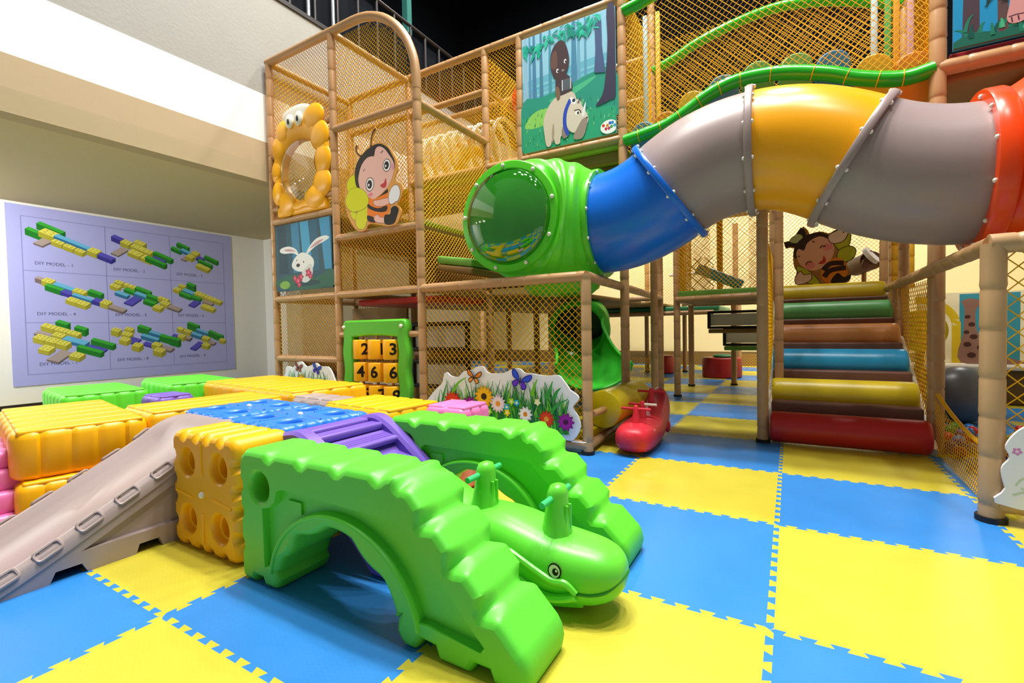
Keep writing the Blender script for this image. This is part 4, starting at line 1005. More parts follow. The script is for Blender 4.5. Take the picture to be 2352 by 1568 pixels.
def bee_front():
    t = thing('bee_board', 'smiling cartoon bee cut-out board standing on the tower rail', 'wall decoration', (-3.85, .80, 2.18))
    a = Art(.805); tan = '#DDA050'
    a.base(smooth_loop([(-3.942, 2.954), (-3.89, 2.99), (-3.79, 3.038), (-3.662, 3.045), (-3.549, 2.999), (-3.466, 2.904), (-3.409, 2.805), (-3.407, 2.716), (-3.451, 2.621), (-3.411, 2.592), (-3.353, 2.56), (-3.341, 2.485), (-3.383, 2.404), (-3.419, 2.366), (-3.376, 2.315), (-3.373, 2.263), (-3.426, 2.182), (-3.488, 2.16), (-3.59, 2.166), (-3.823, 2.218), (-3.891, 2.164), (-3.969, 2.154), (-4.047, 2.191), (-4.139, 2.306), (-4.202, 2.489), (-4.182, 2.669), (-4.125, 2.77), (-4.027, 2.795), (-4.013, 2.859)], 4), tan)
    a.base(stroke([(-3.904, 2.939), (-3.98, 2.985), (-4.006, 3.037), (-3.987, 3.087)], .016), tan)
    a.base(stroke([(-3.78, 3.028), (-3.766, 3.116), (-3.736, 3.178), (-3.698, 3.203)], .017), tan)
    a.lay(stroke([(-3.925, 2.951), (-3.985, 3.001), (-4.002, 3.051), (-3.984, 3.082)], .006, .011), '#3B342C')
    a.lay(stroke([(-3.774, 3.035), (-3.763, 3.116), (-3.731, 3.177), (-3.698, 3.196)], .005, .012), '#3B2A18')
    ws = '#D6DA04'
    for q in ([(-4.028, 2.772), (-4.114, 2.756), (-4.158, 2.689), (-4.149, 2.616), (-4.099, 2.576), (-4.018, 2.603), (-4.009, 2.695)], [(-4.119, 2.386), (-4.034, 2.366), (-4.025, 2.298), (-4.054, 2.29), (-4.098, 2.324)], [(-3.914, 2.4), (-3.842, 2.405), (-3.843, 2.313), (-3.901, 2.189), (-3.968, 2.178), (-4.028, 2.22), (-4.033, 2.299), (-4.005, 2.366)]): outlined(a, smooth_loop(q, 4), ws, .004, '#7A7A10')
    a.lay(smooth_loop([(-3.939, 2.617), (-4.014, 2.649), (-4.033, 2.785), (-3.989, 2.901), (-3.88, 2.984), (-3.758, 3.028), (-3.641, 3.029), (-3.535, 2.966), (-3.477, 2.88), (-3.439, 2.796), (-3.488, 2.702), (-3.826, 2.686)], 4), '#2F2A28')
    a.lay(smooth_loop([(-3.732, 2.919), (-3.706, 2.987), (-3.653, 3.003), (-3.581, 2.965), (-3.512, 2.884), (-3.459, 2.807), (-3.449, 2.739), (-3.485, 2.642), (-3.555, 2.561), (-3.662, 2.5), (-3.759, 2.468), (-3.834, 2.487), (-3.94, 2.59), (-3.978, 2.69), (-3.966, 2.773), (-3.918, 2.864), (-3.838, 2.918), (-3.762, 2.922)], 4), '#EDBDB2')
    a.lay(smooth_loop([(-3.839, 2.501), (-3.759, 2.468), (-3.662, 2.485), (-3.557, 2.509), (-3.529, 2.427), (-3.521, 2.366), (-3.571, 2.276), (-3.672, 2.218), (-3.844, 2.24), (-3.854, 2.384)], 4), '#F08018')
    a.lay(smooth_loop([(-3.556, 2.543), (-3.549, 2.508), (-3.63, 2.491), (-3.71, 2.473), (-3.64, 2.5)], 3), '#1F1714')
    a.lay(smooth_loop([(-3.841, 2.432), (-3.783, 2.396), (-3.688, 2.364), (-3.567, 2.373), (-3.579, 2.318), (-3.7, 2.327), (-3.838, 2.385)], 4), '#1F1714')
    a.lay(smooth_loop([(-3.854, 2.31), (-3.766, 2.279), (-3.736, 2.222), (-3.822, 2.237), (-3.858, 2.269)], 4), '#1F1714')
    outlined(a, smooth_loop([(-3.751, 2.449), (-3.663, 2.449), (-3.539, 2.447), (-3.528, 2.397), (-3.624, 2.379), (-3.719, 2.392), (-3.756, 2.423)], 4), '#EDBDB2', .003)
    outlined(a, smooth_loop([(-3.746, 2.288), (-3.701, 2.295), (-3.665, 2.266), (-3.582, 2.249), (-3.584, 2.201), (-3.715, 2.219), (-3.756, 2.255)], 4), '#EDBDB2', .003)
    a.lay(smooth_loop([(-3.602, 2.278), (-3.524, 2.28), (-3.507, 2.338), (-3.45, 2.354), (-3.403, 2.315), (-3.423, 2.256), (-3.477, 2.175), (-3.6, 2.188)], 4), '#15100E')
    outlined(a, smooth_loop([(-3.448, 2.565), (-3.398, 2.546), (-3.378, 2.477), (-3.406, 2.408), (-3.444, 2.395), (-3.5, 2.378), (-3.53, 2.408), (-3.536, 2.472), (-3.499, 2.537)], 4), '#EEF2FA', .004)
    for c, rx, rz in (([(-3.806, 2.633)][0], .064, .074), ([(-3.552, 2.788)][0], .058, .066)):
        a.lay(E2(c[0], c[1], rx, rz), '#3A3038'); a.lay(E2(c[0], c[1], rx * .87, rz * .9), '#F2F2F2'); a.lay(E2(c[0] - .004, c[1], rx * .58, rz * .62), '#23222A'); a.lay(E2(c[0] - .016, c[1] - .004, rx * .18, rz * .2), '#F2F2F2')
    a.lay(E2(*[(-3.471, 2.758)][0], .018, .034), '#E89AB0'); a.lay(E2(*[(-3.8, 2.525)][0], .036, .018), '#EA8098')
    a.lay(smooth_loop([(-3.572, 2.661), (-3.562, 2.588), (-3.602, 2.561), (-3.656, 2.597), (-3.599, 2.617)], 3), '#C43A42')
    for q in ([(-3.898, 2.791), (-3.876, 2.81)], [(-3.635, 2.931), (-3.597, 2.949)]): a.lay(stroke(q, .005), '#6A5048')
    outlined(a, smooth_loop([(-4.017, 2.632), (-3.907, 2.588), (-3.839, 2.504), (-3.841, 2.436), (-3.904, 2.391), (-4.016, 2.377), (-4.118, 2.398), (-4.179, 2.47), (-4.179, 2.542), (-4.12, 2.619)], 4), ws, .004, '#7A7A10')
    a.mb.build('board', t, 0)
bee_front()

def rabbit_panel():
    t = thing('picture_panel', 'printed panel of a white rabbit in a blue forest on the tower', 'picture panel', (-5.0, .86, 1.6))
    x0, x1, z0, z1 = -5.545, -4.49, 1.585, 2.405
    a = Art(.845); a.base([(x0, z0), (x1, z0), (x1, z1), (x0, z1)], '#1E4F62', .02)
    for (xa, xb, xc, xd, h) in ((-5.5, -5.35, -5.3, -5.48, '#143C4C'), (-5.23, -5.08, -5.06, -5.2, '#2A7FA8'), (-5.06, -4.9, -4.84, -5.0, '#3A9CCB'), (-4.88, -4.74, -4.72, -4.85, '#1C5D7C'), (-4.7, -4.52, -4.5, -4.62, '#3592C4')):
        a.lay([(xc, 1.8), (xd, 1.8), (xa, z1 - .004), (xb, z1 - .004)], h)
    a.lay(smooth_loop([(x0, 1.6), (x0, 1.72), (-5.2, 1.78), (-4.8, 1.72), (x1, 1.80), (x1, 1.6)], 3)[2:] , '#24604E')
    a.lay(E2(-5.38, 1.66, .10, .05), '#7BA844'); a.lay(E2(-4.95, 1.66, .25, .035), '#16424A')
    W_, G_ = '#E6E8EA', '#8FA3AC'
    for q in ([(-5.10, 2.0), (-5.14, 2.08), (-5.28, 2.13), (-5.43, 2.12), (-5.46, 2.08), (-5.38, 2.05), (-5.2, 2.04)], [(-4.95, 2.0), (-4.90, 2.08), (-4.76, 2.17), (-4.60, 2.19), (-4.53, 2.16), (-4.6, 2.13), (-4.78, 2.08)]): a.lay(smooth_loop(q, 4), W_)
    for q in ([(-5.15, 2.06), (-5.28, 2.10), (-5.38, 2.09), (-5.26, 2.065)], [(-4.88, 2.07), (-4.74, 2.14), (-4.63, 2.15), (-4.74, 2.10)]): a.lay(smooth_loop(q, 4), '#C69AA6')
    a.lay(smooth_loop([(-5.06, 2.03), (-4.93, 2.01), (-4.82, 1.93), (-4.84, 1.83), (-4.98, 1.80), (-5.14, 1.82), (-5.23, 1.88), (-5.19, 1.96)], 5), W_)
    a.lay(smooth_loop([(-4.95, 1.86), (-4.86, 1.88), (-4.84, 1.78), (-4.92, 1.68), (-5.04, 1.68), (-5.05, 1.78)], 4), '#CFD6DA')
    a.lay(E2(-5.11, 1.885, .036, .022), '#2A2228'); a.lay(E2(-5.005, 1.92, .018, .026), '#F8F8F8'); a.lay(E2(-5.005, 1.918, .010, .016), '#1C2430'); a.lay(E2(-5.13, 1.95, .014, .022), '#F8F8F8'); a.lay(E2(-5.132, 1.948, .008, .013), '#1C2430')
    for (x, z, r) in ((-5.12, 1.70, .05), (-5.06, 1.74, .04), (-5.18, 1.73, .036), (-4.92, 1.78, .05), (-4.88, 1.74, .034), (-5.10, 1.65, .035)): a.lay([(x + r * (1 + .25 * cos(5 * q)) * cos(q), z + r * (1 + .25 * cos(5 * q)) * sin(q)) for q in [2*PI*k/30 for k in range(30)]], '#B0324E'); a.lay(E2(x, z, r * .45, r * .45, 10), '#E06A86')
    a.mb.build('board', t, 0)
rabbit_panel()

def rhino_panel():
    t = thing('picture_panel', 'large forest picture panel with a child riding a rhino', 'picture panel', (-2.08, YG - .03, 3.1))
    yy = YG - .035; a = Art(yy)
    def Q(s): return s
    c = [(-2.646, 4.423), (-1.489, 4.413), (-1.466, 3.119), (-2.646, 3.127)]
    x0, x1 = -2.635, -1.515; z0, z1 = 3.115, 4.43
    a.base([(x0, z0), (x1, z0), (x1, z1), (x0, z1)], '#8FC6DE', .02)
    L = lambda u, v: (x0 + (x1 - x0) * u, z0 + (z1 - z0) * v)
    rnd = random.Random(3)
    for k in range(8): a.lay([L(0, .42 + k*.02), L(1, .46 + k*.02), L(1, .52 + k*.02), L(0, .48 + k*.02)], ['#6FB6CC', '#5CA9C4', '#7FC0D4', '#68B0C8'][k % 4])
    for (u, w, h, v0) in ((.04, .03, '#8FB9D4', .40), (.09, .018, '#5C93B8', .42), (.14, .026, '#4C82A8', .42), (.22, .022, '#4A7E9E', .44), (.32, .02, '#4E93A8', .46), (.58, .035, '#4C86A8', .48), (.63, .02, '#6AA3C0', .48), (.70, .015, '#5E98B6', .5)):
        a.lay([L(u - w, v0), L(u + w, v0), L(u + w * .5, 1), L(u - w * .5, 1)], h)
    a.lay(smooth_loop([L(.001, .001), L(.001, .44), L(.2, .45), L(.5, .48), L(.75, .53), L(.999, .5), L(.999, .001)], 3)[:-3], '#2E9480')
    a.lay([L(0, 0), L(0, .30), L(.3, .36), L(.55, .26), L(1, .22), L(1, 0)], '#2FA078')
    a.lay(smooth_loop([L(.02, .22), L(.12, .33), L(.3, .34), L(.36, .26), L(.2, .2)], 4), '#8ACB62')
    a.lay(smooth_loop([L(.3, .40), L(.5, .44), L(.8, .50), L(.7, .44), L(.45, .37)], 4), '#4DB58A')
    for k in range(150):
        u, v = rnd.uniform(.01, .985), rnd.uniform(.02, .34); l = rnd.uniform(.02, .045)
        a.lay([L(u - .004, v), L(u + .004, v), L(min(.999, u + rnd.uniform(-.012, .012)), v + l)], rnd.choice(['#2B8C68', '#63C07C', '#8ED68A', '#1F7A66', '#2FA07C', '#A8DE98']))
    a.lay([L(.79, .52), L(.90, .50), L(.87, .72), L(.865, .93), L(.80, .91), L(.805, .7)], '#4A5C84')
    a.lay(smooth_loop([L(.80, .25), L(.87, .33), L(.905, .5), L(.925, .75), L(.92, .999), L(.995, .999), L(.998, .6), L(.998, .3), L(.95, .27)], 3), '#3E3A52')
    for (u, v, n) in ((.08, .91, 10), (.2, .88, 12), (.33, .93, 10), (.48, .95, 8), (.62, .93, 10), (.72, .92, 12), (.8, .97, 8), (.55, .985, 6)):
        for k in range(n):
            aa = rnd.uniform(PI * 1.1, PI * 1.9); l = rnd.uniform(.05, .12); bx, bz = u + rnd.uniform(-.06, .06), v + rnd.uniform(-.02, .04)
            q = [L(min(.99, max(.01, p[0])), min(.995, p[1])) for p in ((bx - .012, bz), (bx + l * .5 * cos(aa) + .02, bz + l * .5 * sin(aa)), (bx + l * cos(aa), bz + l * sin(aa)), (bx + l * .5 * cos(aa) - .02, bz + l * .5 * sin(aa)))]
            a.lay(q, rnd.choice(['#25B098', '#18A088', '#34BE9E', '#148A78']))
    S, D = '#CFC2B2', '#9A8A80'
    a.lay(smooth_loop([L(.27, .02), L(.245, .14), L(.24, .24), L(.29, .34), L(.36, .40), L(.46, .44), L(.56, .42), L(.60, .36), L(.60, .26), L(.58, .14), L(.44, .08), L(.42, .02), L(.37, .02), L(.34, .10), L(.32, .02)], 5), S)
    a.lay(smooth_loop([L(.33, .12), L(.35, .2), L(.36, .12), L(.345, .04), L(.335, .04)], 4), '#A89888')
    a.lay(smooth_loop([L(.44, .12), L(.5, .2), L(.52, .08), L(.46, .05)], 4), '#8F7F78')
    a.lay(smooth_loop([L(.52, .28), L(.56, .34), L(.63, .34), L(.67, .27), L(.715, .2), L(.72, .14), L(.66, .09), L(.56, .08), L(.50, .14), L(.49, .22)], 5), '#D6CABC')
    a.lay(smooth_loop([L(.60, .10), L(.66, .17), L(.715, .17), L(.70, .09), L(.66, .02), L(.58, .02), L(.57, .06)], 4), D)
    a.lay(stroke([L(.54, .36), L(.485, .27), L(.475, .16), L(.51, .07)], .022), '#3350B8')
    a.lay(smooth_loop([L(.54, .38), L(.60, .345), L(.585, .31), L(.55, .33)], 3), '#E8E8F0'); a.lay(E2(*L(.575, .345), .02, .02, 10), '#3A3A48')
    a.lay(smooth_loop([L(.655, .21), L(.70, .31), L(.685, .20)], 3), '#E6E6EA'); a.lay(E2(*L(.61, .235), .028, .022, 14), '#F2F0EC'); a.lay(E2(*L(.618, .232), .013, .015, 12), '#3A3236'); a.lay(stroke([L(.575, .26), L(.63, .255), L(.65, .225)], .006), '#5A4A48')
    a.lay(E2(*L(.71, .175), .012, .009, 10), '#4A3E40'); a.lay(stroke([L(.62, .31), L(.645, .36)], .012, .003), '#6A5E5A')
    a.lay(smooth_loop([L(.40, .42), L(.38, .50), L(.40, .58), L(.50, .58), L(.55, .52), L(.56, .44), L(.50, .42)], 4), '#4A3C42')
    a.lay(smooth_loop([L(.43, .40), L(.40, .38), L(.38, .44), L(.385, .5), L(.42, .48)], 4), '#7A6250')
    a.lay(rrect(*L(.455, .45), *L(.545, .54), .015), '#59606A'); a.lay(stroke([L(.455, .45), L(.455, .54)], .006), '#C9CCD2'); a.lay(stroke([L(.545, .45), L(.545, .54)], .006), '#C9CCD2')
    a.lay(smooth_loop([L(.34, .64), L(.325, .72), L(.35, .82), L(.42, .875), L(.485, .85), L(.525, .75), L(.53, .66), L(.49, .58), L(.42, .55), L(.37, .58)], 5), '#4B3A3E')
    a.lay(smooth_loop([L(.34, .66), L(.33, .72), L(.36, .80), L(.40, .78), L(.40, .66)], 4), '#6A4E48')
    for u, v in ((.405, .63), (.49, .69)): a.lay(E2(*L(u, v), .016, .024, 12), '#E8E6F0'); a.lay(E2(*L(u + .005, v - .004), .009, .015, 10), '#2A2024')
    a.lay(E2(*L(.465, .62), .018, .012, 12), '#8A8488')
    a.lay([(min(x1 - .002, p[0]), p[1]) for p in E2(*L(.93, .058), .095, .073)], '#F2F2F0')
    for k, (u, v, h) in enumerate(((.875, .075, '#D0402E'), (.90, .045, '#C23048'), (.915, .07, '#D9822C'), (.94, .085, '#2E62C0'), (.965, .085, '#2A8AC8'), (.93, .045, '#B83A5A'), (.955, .055, '#3F9A50'), (.985, .06, '#3AA0C8'))): a.lay(E2(*L(u, v), .016, .018, 9), h)
    a.mb.build('board', t, 0)
rhino_panel()

def jungle_panel():
    t = thing('picture_panel', 'painted jungle picture panel with palm trunks and a pale foot, top right', 'picture panel', (1.7, YG - .04, 3.12))
    yy = YG - .05; a = Art(yy); x0, x1, z0, z1 = 1.15, 3.0, 3.135, 4.3
    a.base([(x0, z0), (x1, z0), (x1, z1), (x0, z1)], '#1E93C8', .02)
    for (xa, xb, xc, xd, h) in ((1.20, 1.30, 1.29, 1.22, '#4A3E48'), (1.40, 1.46, 1.43, 1.38, '#5A4A48'), (1.80, 1.92, 1.9, 1.82, '#3A3A44'), (2.3, 2.42, 2.4, 2.33, '#4A3E48')): a.lay([(xa, z0 + .02), (xb, z0 + .02), (xc, z1), (xd, z1)], h)
    rnd = random.Random(5)
    a.lay([(x0, z0), (x1, z0), (x1, 3.26)] + [(x1 - (x1 - x0) * k / 20, 3.22 + .03 * sin(k * 2.1)) for k in range(21)], '#1B6A58')
    for k in range(90):
        x = rnd.uniform(x0 + .03, x1 - .05); l = rnd.uniform(.06, .16); an = rnd.uniform(.25 * PI, .75 * PI); z = rnd.uniform(z0 + .005, 3.26)
        q = stroke([(x, z), (x + l * .5 * cos(an), z + l * .6 * sin(an)), (x + l * cos(an) * 1.1, z + l * .8 * sin(an))], .014, .002)
        a.lay([(min(max(p[0], x0), x1), max(p[1], z0)) for p in q], rnd.choice(['#2E9A74', '#1F7F66', '#46B484', '#2A8A5A', '#14584E']))
    for (cx, cz) in ((1.41, 3.52), (1.60, 3.60)):
        for k in range(7): a.lay(stroke([(cx, cz), (cx + .06 * cos(k), cz - .04), (cx + .10 * cos(k * 1.3), cz - .12)], .014, .002), '#233A34')
    a.lay(smooth_loop([(1.47, 3.47), (1.53, 3.47), (1.55, 3.36), (1.555, 3.28), (1.53, 3.235), (1.47, 3.235), (1.445, 3.28), (1.46, 3.38)], 4), '#C99A98')
    for q in ([(1.47, 3.28), (1.475, 3.24)], [(1.505, 3.282), (1.51, 3.245)], [(1.455, 3.285), (1.50, 3.29), (1.55, 3.285)]): a.lay(stroke(q, .004), '#4A2A3A')
    a.lay(stroke([(1.50, 3.47), (1.53, 3.56), (1.60, 3.68), (1.62, 3.9)], .03), '#5C4640')
    a.lay([(x0, z0), (x1, z0), (x1, z0 + .012), (x0, z0 + .012)], '#3A2E18')
    a.mb.build('board', t, 0)
jungle_panel()

def flower(a, cx, cz, r, h, c, n=12, dark=None):
    if dark: a.lay([(cx + r * 1.05 * (1 + .16 * cos(n * q)) * cos(q), cz + r * 1.05 * (1 + .16 * cos(n * q)) * sin(q)) for q in [2*PI*k/72 for k in range(72)]], dark)
    a.lay([(cx + r * (.86 + .16 * cos(n * q + 1)) * cos(q), cz + r * (.86 + .16 * cos(n * q + 1)) * sin(q)) for q in [2*PI*k/72 for k in range(72)]], h)
    a.lay(E2(cx, cz, r * .36, r * .36, 14), c)
def butterfly(a, cx, cz, s, h1, h2, edge, rot=0):
    def T(pts): return [(cx + s * (p[0] * cos(rot) - p[1] * sin(rot)), cz + s * (p[0] * sin(rot) + p[1] * cos(rot))) for p in pts]
    for sg in (-1, 1):
        up = smooth_loop([(sg * .06, .02), (sg * .35, .5), (sg * .85, .8), (sg * 1.0, .55), (sg * .8, .12), (sg * .3, -.05)], 4); lo = smooth_loop([(sg * .06, -.05), (sg * .5, -.08), (sg * .72, -.4), (sg * .5, -.7), (sg * .22, -.55)], 4)
        for q, h in ((lo, h2), (up, h1)): a.lay(T(q), edge); a.lay(T(inset(q, .09)), h)
    a.lay(T(E2(0, -.05, .06, .4, 12)), '#2A1C18')
def grass(a, rnd, n, x0, x1, zb, h0, h1, clip):
    for k in range(n):
        x = rnd.uniform(x0, x1); h = rnd.uniform(h0, h1); b = rnd.uniform(-.35, .35)
        q = stroke([(x, zb), (x + b * h * .25, zb + h * .55), (x + b * h * .8, zb + h)], rnd.uniform(.007, .013), .0012)
        if all(clip(*p) for p in q): a.lay(q, rnd.choice(['#1E8E3A', '#2FA63A', '#56BE34', '#17743A', '#7CC83A', '#0F6E46']))
def inside_poly(poly):
    def f(x, z):
        c = False; n = len(poly)
        for i in range(n):
            x1, z1 = poly[i]; x2, z2 = poly[i-1]
            if (z1 > z) != (z2 > z) and x < (x2 - x1) * (z - z1) / (z2 - z1) + x1: c = not c
        return c
    return f
def flower_board_big():
    t = thing('flower_board', 'large scalloped white flower board with two butterflies on the netted enclosure', 'flower board', (-2.2, .80, .06))
    a = Art(.80)
    ol = [(-3.079, 0.364), (-2.976, 0.471), (-2.886, 0.545), (-2.859, 0.63), (-2.825, 0.65), (-2.769, 0.614), (-2.685, 0.614), (-2.619, 0.667), (-2.519, 0.689), (-2.465, 0.716), (-2.403, 0.719), (-2.361, 0.675), (-2.31, 0.656), (-2.176, 0.666), (-2.101, 0.697), (-2.045, 0.712), (-1.997, 0.703), (-1.959, 0.673), (-1.873, 0.668), (-1.753, 0.653), (-1.635, 0.663), (-1.586, 0.619), (-1.544, 0.568), (-1.527, 0.543), (-1.461, 0.501), (-1.453, 0.463)] + [(-1.501, 0.412), (-1.495, 0.379), (-1.46, 0.326), (-1.438, 0.239), (-1.475, 0.157), (-1.524, 0.107)] + [(-1.50, .115), (-3.05, .115), (-3.10, .25), (-3.06, .36)]
    ol = smooth_loop(ol, 3); a.base(ol, M['white'], .02); cl = inside_poly(inset(ol, .03)); rnd = random.Random(11)
    grass(a, rnd, 420, -2.98, -1.55, .165, .12, .44, cl); grass(a, rnd, 260, -2.5, -1.55, .165, .10, .3, cl)
    for q in ([(-2.755, 0.429), (-2.686, 0.545), (-2.575, 0.615)], [(-1.877, 0.478), (-1.853, 0.561), (-1.821, 0.627)], [(-1.742, 0.459), (-1.703, 0.541), (-1.676, 0.615)], [(-1.668, 0.463), (-1.638, 0.524), (-1.601, 0.559)], [(-1.725, 0.294), (-1.648, 0.402), (-1.536, 0.468)]): a.lay(stroke(q, .022, .002), rnd.choice(['#6DBB2E', '#55B030', '#2F9A40']))
    fl = lambda q: q[0]
    flower(a, *fl([(-2.747, 0.372)]), .088, '#E23A1A', '#F0A030', 14, '#B82A14')
    flower(a, *fl([(-2.542, 0.339)]), .085, '#A01C9A', '#3A1030', 11, '#7A1478')
    flower(a, *fl([(-2.381, 0.443)]), .088, '#F2B818', '#3A2410', 13, '#D89A10')
    flower(a, *fl([(-2.229, 0.386)]), .072, '#EADAEA', '#E8963A', 14, '#C9B4CC')
    flower(a, *fl([(-1.947, 0.311)]), .06, '#F4F2EE', '#E08A2A', 10, '#CFCBD0')
    flower(a, *fl([(-1.741, 0.284)]), .064, '#E0401C', '#F0A030', 12, '#B82A14')
    flower(a, *fl([(-1.561, 0.273)]), .066, '#A01C9A', '#4A1040', 10, '#7A1478')
    for (px_, h) in (([(-2.137, 0.361)], '#29B0D8'), ([(-2.033, 0.406)], '#29B0D8'), ([(-2.132, 0.312)], '#F0D020'), ([(-2.087, 0.415)], '#A8D82A'), ([(-1.825, 0.425)], '#F0EBB0'), ([(-2.325, 0.308)], '#8CCB2A')): flower(a, *px_[0], .032, h, '#F6F0C0', 5)
    butterfly(a, *fl([(-2.489, 0.618)]), .085, '#E0822A', '#E89A40', '#2A1810', -.15)
    butterfly(a, *fl([(-1.991, 0.606)]), .105, '#2A56D8', '#6A34C8', '#2A2090', -.3)
    a.mb.build('board', t, 0)
flower_board_big()
def flower_board_small():
    t = thing('flower_board', 'small scalloped white flower board behind the amber blocks at the tower foot', 'flower board', (-4.95, .80, .06))
    a = Art(.80)
    ol = smooth_loop([(-5.443, 0.462), (-5.371, 0.549), (-5.339, 0.649), (-5.22, 0.636), (-5.139, 0.695), (-5.049, 0.713), (-4.964, 0.658), (-4.851, 0.677), (-4.777, 0.702), (-4.707, 0.665), (-4.566, 0.66), (-4.5, 0.593), (-4.468, 0.532), (-4.437, 0.472), (-4.431, 0.349)] + [(-4.47, .12), (-5.50, .12)], 3)
    a.base(ol, M['white'], .02); cl = inside_poly(inset(ol, .03)); rnd = random.Random(4)
    grass(a, rnd, 260, -5.4, -4.52, .2, .14, .42, cl)
    c = [(-5.096, 0.639), (-4.761, 0.632), (-5.048, 0.481)]
    butterfly(a, *c[0], .07, '#A8483A', '#B85A40', '#2A1810', -.2); butterfly(a, *c[1], .08, '#2A56C8', '#4A3AC0', '#2A2090', -.3)
    flower(a, *c[2], .07, '#F2B818', '#3A2410', 12, '#D89A10'); flower(a, -5.25, .42, .06, '#E23A1A', '#F0A030', 12, '#B82A14')
    a.mb.build('board', t, 0)
flower_board_small()
def flower_board_right():
    t = thing('flower_board', 'pale curvy board with small pink flowers at the right picture edge', 'flower board', (1.6, .50, .06))
    a = Art(.50)
    ol = smooth_loop([(1.06, .10), (1.015, .2), (1.0, .30), (1.03, .36), (1.015, .42), (1.06, .50), (1.13, .54), (1.3, .56), (1.6, .58), (1.9, .54), (2.1, .4), (2.1, .1)], 4)
    a.base(ol, M['white'], .02)
    for (x, z, h) in ((1.055, .395, '#D88AC0'), (1.2, .45, '#D88AC0'), (1.35, .3, '#E0A0CC')): flower(a, x, z, .02, h, '#F0D0E0', 5)
    for q in ([(1.05, .22), (1.08, .26), (1.12, .24), (1.10, .20), (1.07, .21)], [(1.04, .17), (1.09, .19), (1.14, .16), (1.2, .2)], [(1.10, .3), (1.16, .33), (1.2, .28)]): a.lay(stroke(q, .004), '#C9D8B0')
    a.lay(smooth_loop([(1.10, .17), (1.13, .19), (1.17, .18), (1.13, .155)], 3), '#58B030')
    a.mb.build('board', t, 0)
flower_board_right()

# caterpillar-like window panel with clear bubble
def bubble_panel():
    t = thing('bubble_window_panel', 'amber moulded face panel with a round bubble window on the tower', 'window panel', (-4.98, YF, 2.5))
    m = plastic('panel_amber', '#FBB40C', .32); cx, cz = -5.01, 3.02
    b = MB(); n = 96
    def outer(q):
        r = 1 + .055 * abs(sin(q * 4.5 + .5)); return (cx + .03 + .50 * r * cos(q), cz + .08 + .55 * r * sin(q))
    po = [outer(2*PI*k/n) for k in range(n)]; pi = [(cx + .352 * cos(2*PI*k/n), cz + .362 * sin(2*PI*k/n)) for k in range(n)]
    mix = lambda s: [(o[0] + (i[0] - o[0]) * s, o[1] + (i[1] - o[1]) * s) for o, i in zip(po, pi)]
    b.loft([[V((p[0], YF + yy, p[1])) for p in mix(s)] for s, yy in ((0, .06), (0, .0), (.04, -.03), (.15, -.055), (.45, -.065), (.8, -.045), (1, -.02), (1, .06))], m)
    fr = b.build('frame', t, 45)
    # moulded lobes
    for (x, z, rx, rz) in ((-4.62, 3.34, .14, .15), (-4.58, 3.06, .13, .15), (-4.60, 2.80, .14, .14), (-4.74, 2.66, .16, .12), (-5.25, 2.64, .14, .13), (-5.43, 2.80, .09, .13), (-5.45, 3.06, .07, .12), (-5.40, 3.34, .10, .13), (-4.72, 3.58, .16, .13), (-5.30, 3.52, .12, .12)):
        l = MB(); l.ball((x, YF - .04, z), 1, m, 20, 12, (rx * 1.15, .042, rz * 1.15)); l.build('lobe', fr, 60)
    p = MB(); p.rbox((cx + .0, YF - .01, 2.565), (.92, .06, .13), m, .025); p.build('base_plate', t, 45)
    d = MB(); d.loft([[V((cx + .35 * cos(q) * cos(2*PI*j/48), YF - .03 - .11 * sin(q), cz + .36 * cos(q) * sin(2*PI*j/48))) for j in range(48)] for q in [k / 10 * 1.55 for k in range(11)]], CLEAR, True, False, True); w = d.build('bubble', t, 60); w['label'] = 'clear bubble window'
    for x in (-5.12, -4.95):
        e = MB(); e.ball((x, YF - .075, 3.60), 1, M['bolt'], 16, 10, (.075, .03, .085)); e.ball((x + .015, YF - .105, 3.585), 1, ink('#26302C'), 12, 8, (.018, .01, .034)); o = e.build('eye', t, 60)
    c = MB(); c.ball((-5.06, YF - .02, 3.70), 1, M['bolt'], 24, 12, (.28, .03, .10)); c.build('brow', t, 60)
bubble_panel()

